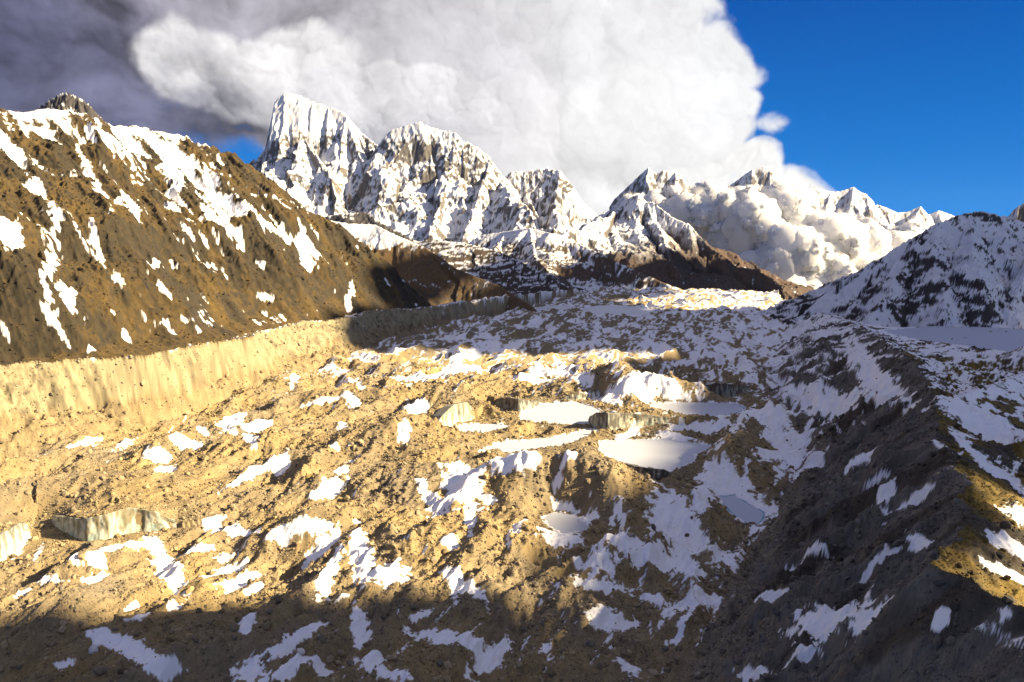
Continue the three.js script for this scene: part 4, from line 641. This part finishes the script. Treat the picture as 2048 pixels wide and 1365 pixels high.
// ---------------------------------------------------------------- clouds that stand between the peaks, and unseen ones added to shade the valley
const cloudMat = new THREE.MeshPhysicalMaterial({ color: new THREE.Color().setRGB(0.98, 0.98, 0.98), roughness: 1, specularIntensity: 0, transmission: 0.5, thickness: 0, side: THREE.DoubleSide });
const mistMat = cloudMat.clone(); mistMat.transparent = true; mistMat.vertexColors = true;
function cloud(label, blobs, { puffs = 9, tiny = 6, wisps = 0, seed = 1, mist = 8, group, core = 0.86, coarse = false } = {}) {
  const r = rng(seed), unit = () => { const a = r() * 6.28318, z = r() * 2 - 1, w = Math.sqrt(1 - z * z); return [w * Math.cos(a), z, w * Math.sin(a)]; };
  const balls = [];
  for (const [x, h, d, R] of blobs) {
    balls.push([x, h, d, R, x, h, d]);
    for (let i = 0; i < puffs; i++) {
      const u = unit(), q = R * (0.3 + 0.26 * r()), px = x + u[0] * R * 0.8, ph = h + u[1] * R * 0.72, pd = d + u[2] * R * 0.8; balls.push([px, ph, pd, q, x, h, d]);
      for (let k = 0; k < tiny; k++) {
        const v = unit(), t = q * (0.3 + 0.26 * r()), bx = px + v[0] * q * 0.76, bh = ph + v[1] * q * 0.76, bd = pd + v[2] * q * 0.76; balls.push([bx, bh, bd, t, x, h, d]);
        for (let z = 0; z < wisps; z++) { const y = unit(); balls.push([bx + y[0] * t * 0.8, bh + y[1] * t * 0.8, bd + y[2] * t * 0.8, t * (0.28 + 0.3 * r()), x, h, d]); }
      }
    }
  }
  const cx = blobs[0][0], ch = EYE + blobs[0][1], cd = -blobs[0][2], bases = [0, 1, 2, 5].map((k) => new THREE.IcosahedronGeometry(1, k).attributes.position), lie = ([x, h, d]) => [x - cx, EYE + h - ch, -d - cd];
  const soft = (p, b) => {                         // a cloud shades as its whole mass does, less as each head of it
    const a = [p[0] - b[0], p[1] - b[1], p[2] - b[2]], c = [p[0] - b[4], p[1] - b[5], p[2] - b[6]], la = Math.hypot(...a) || 1, lc = Math.hypot(...c) || 1, n = a.map((v, i) => 0.28 * v / la + 0.72 * c[i] / lc), l = Math.hypot(...n) || 1;
    return [n[0] / l, n[1] / l, -n[2] / l];
  };
  const root = new THREE.Group(); root.position.set(cx, ch, cd);
  const build = (pos, nor, idx, col, mat, name) => { const g = new THREE.BufferGeometry(); g.setAttribute('position', new THREE.Float32BufferAttribute(pos, 3)); g.setAttribute('normal', new THREE.Float32BufferAttribute(nor, 3)); if (col) g.setAttribute('color', new THREE.Float32BufferAttribute(col, 4)); g.setIndex(idx); const m = new THREE.Mesh(g, mat); m.name = name; root.add(m); };
  let pos = [], nor = [], idx = [];
  const big = Math.max(...balls.map((b) => b[3]));
  const shownBalls = balls.filter((b) => !balls.some((o) => o[3] > b[3] * 1.5 && Math.hypot(b[0] - o[0], b[1] - o[1], b[2] - o[2]) + b[3] * 0.9 < o[3] * core * 0.85));
  for (const b of shownBalls) { const o = pos.length / 3, base = bases[coarse ? (b[3] > big * 0.3 ? 2 : b[3] > big * 0.15 ? 1 : 0) : b[3] > big * 0.5 ? 3 : b[3] > big * 0.15 ? 2 : b[3] > big * 0.09 ? 1 : 0]; for (let i = 0; i < base.count; i++) { const u = [base.getX(i), base.getY(i), base.getZ(i)], k = b[3] * core * (0.86 + 0.16 * noise(u[0] * 2.1 + b[0], u[1] * 2.1 + u[2] * 1.7 + b[1]) + 0.42 * (0.9 - 1.4 * billow(u[0] * 3 + b[0], u[1] * 3 + u[2] * 2.6 + b[1], 4))), p = [b[0] + u[0] * k, b[1] + u[1] * k, b[2] + u[2] * k]; pos.push(...lie(p)); nor.push(...soft(p, b)); idx.push(o + i + (i % 3 === 1 ? 1 : i % 3 === 2 ? -1 : 0)); } }
  build(pos, nor, idx, null, cloudMat, 'cloud_body');
  const col = []; pos = []; nor = []; idx = [];
  for (const b of balls) for (let i = 0; i < mist; i++) {   // thin mist round every head, thinning outwards
    const u = unit(), k = b[3] * (core + 0.04 + 0.3 * r()), c = [b[0] + u[0] * k, b[1] + u[1] * k, b[2] + u[2] * k]; if (b[3] > big * 0.4 || balls.some((o) => o !== b && Math.hypot(c[0] - o[0], c[1] - o[1], c[2] - o[2]) < o[3] * core * 0.97)) continue;
    const e = unit(), f = unit(), R = b[3] * (0.5 + 0.5 * r()), o = pos.length / 3, al = 0.16 + 0.24 * r();
    const dot = e[0] * f[0] + e[1] * f[1] + e[2] * f[2], g = f.map((v, z) => v - dot * e[z]), lg = Math.hypot(...g) || 1;
    const nc = soft(c, b), cr = [e[1] * g[2] - e[2] * g[1], e[2] * g[0] - e[0] * g[2], e[0] * g[1] - e[1] * g[0]], out = cr[0] * nc[0] + cr[1] * nc[1] - cr[2] * nc[2] < 0;   // seen from outside, the sheet faces outwards
    pos.push(...lie(c)); nor.push(...nc); col.push(1, 1, 1, al);
    for (let z = 0; z < 8; z++) { const w = z / 8 * 6.28318, cs = Math.cos(w) * R * (0.8 + 0.4 * r()), sn = Math.sin(w) * R * (0.8 + 0.4 * r()) / lg, p = [c[0] + e[0] * cs + g[0] * sn, c[1] + e[1] * cs + g[1] * sn, c[2] + e[2] * cs + g[2] * sn]; pos.push(...lie(p)); nor.push(...soft(p, b)); col.push(1, 1, 1, 0); if (out) idx.push(o, o + 1 + z, o + 1 + (z + 1) % 8); else idx.push(o, o + 1 + (z + 1) % 8, o + 1 + z); }
  }
  if (mist) build(pos, nor, idx, col, mistMat, 'mist');
  return put(root, 'cloud', label, 'cloud', { group });
}
const bank = (list, d0) => list.map(([u, v, R, dd = 0]) => { const [x, h, d] = atD(u, v, d0 + dd); return [x, h, d, R * d / F]; });
cloud('bright cumulus bank filling the gap between the dark ridge and the far range', bank([[1500, 455, 75], [1570, 440, 70, 300], [1430, 430, 55, 300], [1370, 430, 50, 600], [1310, 425, 45, 900], [1640, 490, 70], [1570, 520, 80, -400], [1500, 530, 70], [1690, 480, 50, 300], [1740, 490, 45, 600], [1790, 500, 45, 900], [1610, 570, 50, -600], [1590, 405, 32, 400], [1555, 395, 28, 700], [1480, 400, 30, 700], [1660, 545, 50, -500], [1450, 480, 60, 300], [1260, 430, 40, 1200], [1820, 480, 34, 1000], [1620, 610, 60, -900], [1570, 590, 60, -800], [1680, 600, 50, -700], [1730, 560, 60], [1640, 660, 60, -1000],  [1345, 385, 16, 800], [1410, 385, 22, 800]], 13500), { seed: 5, wisps: 4, tiny: 7, mist: 9, core: 0.78 });
// clouds added out of view to block the sun where shade is wanted: a place by its offset ahead (p) and upwards (q) as seen from the sun, and its distance
const SL = Math.hypot(SUNX, SUND), PX = -SUND / SL, PD = SUNX / SL, QX = -SUNY * SUNX / SL, QY = SL, QD = -SUNY * SUND / SL;
const shade = (list, L) => list.map(([p, q, R, dl = 0]) => [p * PX + q * QX + (L + dl) * SUNX, q * QY + (L + dl) * SUNY, p * PD + q * QD + (L + dl) * SUND, R]);
const row = (p0, p1, q, R, n, seed) => { const r = rng(seed); return Array.from({ length: n }, (_, i) => [mix(p0, p1, n > 1 ? i / (n - 1) : 0), q + (r() - 0.5) * R * 0.5, R * (0.8 + 0.4 * r()), (r() - 0.5) * 300]); };
cloud('low cumulus added on the sunward side to shade the foreground, outside the picture', shade([...row(-420, 272, -58, 78, 12, 3), ...row(-420, 312, -120, 44, 20, 15), [330, -172, 37], [356, -168, 36], [300, -163, 35], [335, -118, 38], [275, -140, 36], ...row(-420, 240, 60, 95, 9, 4), ...row(-420, 220, 190, 110, 7, 14)], 2600), { puffs: 9, tiny: 3, mist: 0, core: 1, coarse: true, seed: 21 });
cloud('long cumulus added on the sunward side to shade the lake and right moraine, outside the picture', shade([[446, -234, 42], [407, -226, 30], [482, -238, 44], [520, -250, 46], [558, -262, 48], [592, -282, 60], [500, -350, 80], [640, -302, 62], [690, -314, 62], [740, -318, 62], [800, -322, 66], ...row(600, 2050, -352, 92, 17, 5), ...row(560, 2100, -500, 120, 13, 6)], 3200), { puffs: 9, tiny: 3, mist: 0, core: 1, coarse: true, seed: 22 });
cloud('broken cumulus added to shade the middle of the glacier, outside the picture', shade([...row(1330, 1900, -110, 90, 6, 7), ...row(1400, 2700, -220, 80, 12, 9), ...row(2000, 2800, -100, 85, 7, 16), ...row(1330, 1750, 0, 70, 5, 10), ...row(1640, 2250, 90, 75, 6, 8), ...row(2500, 3900, 0, 90, 10, 12), ...row(2700, 3500, -190, 95, 7, 41), ...row(2700, 3500, -80, 85, 7, 42), ...row(2700, 3300, -300, 95, 5, 43), ...row(4300, 4950, -300, 130, 5, 31), ...row(5550, 6050, -680, 190, 4, 32), ...row(5600, 6100, -950, 190, 4, 33)], 4200), { puffs: 9, tiny: 3, mist: 0, core: 1, coarse: true, seed: 23 });
renderer.render(scene, camera);
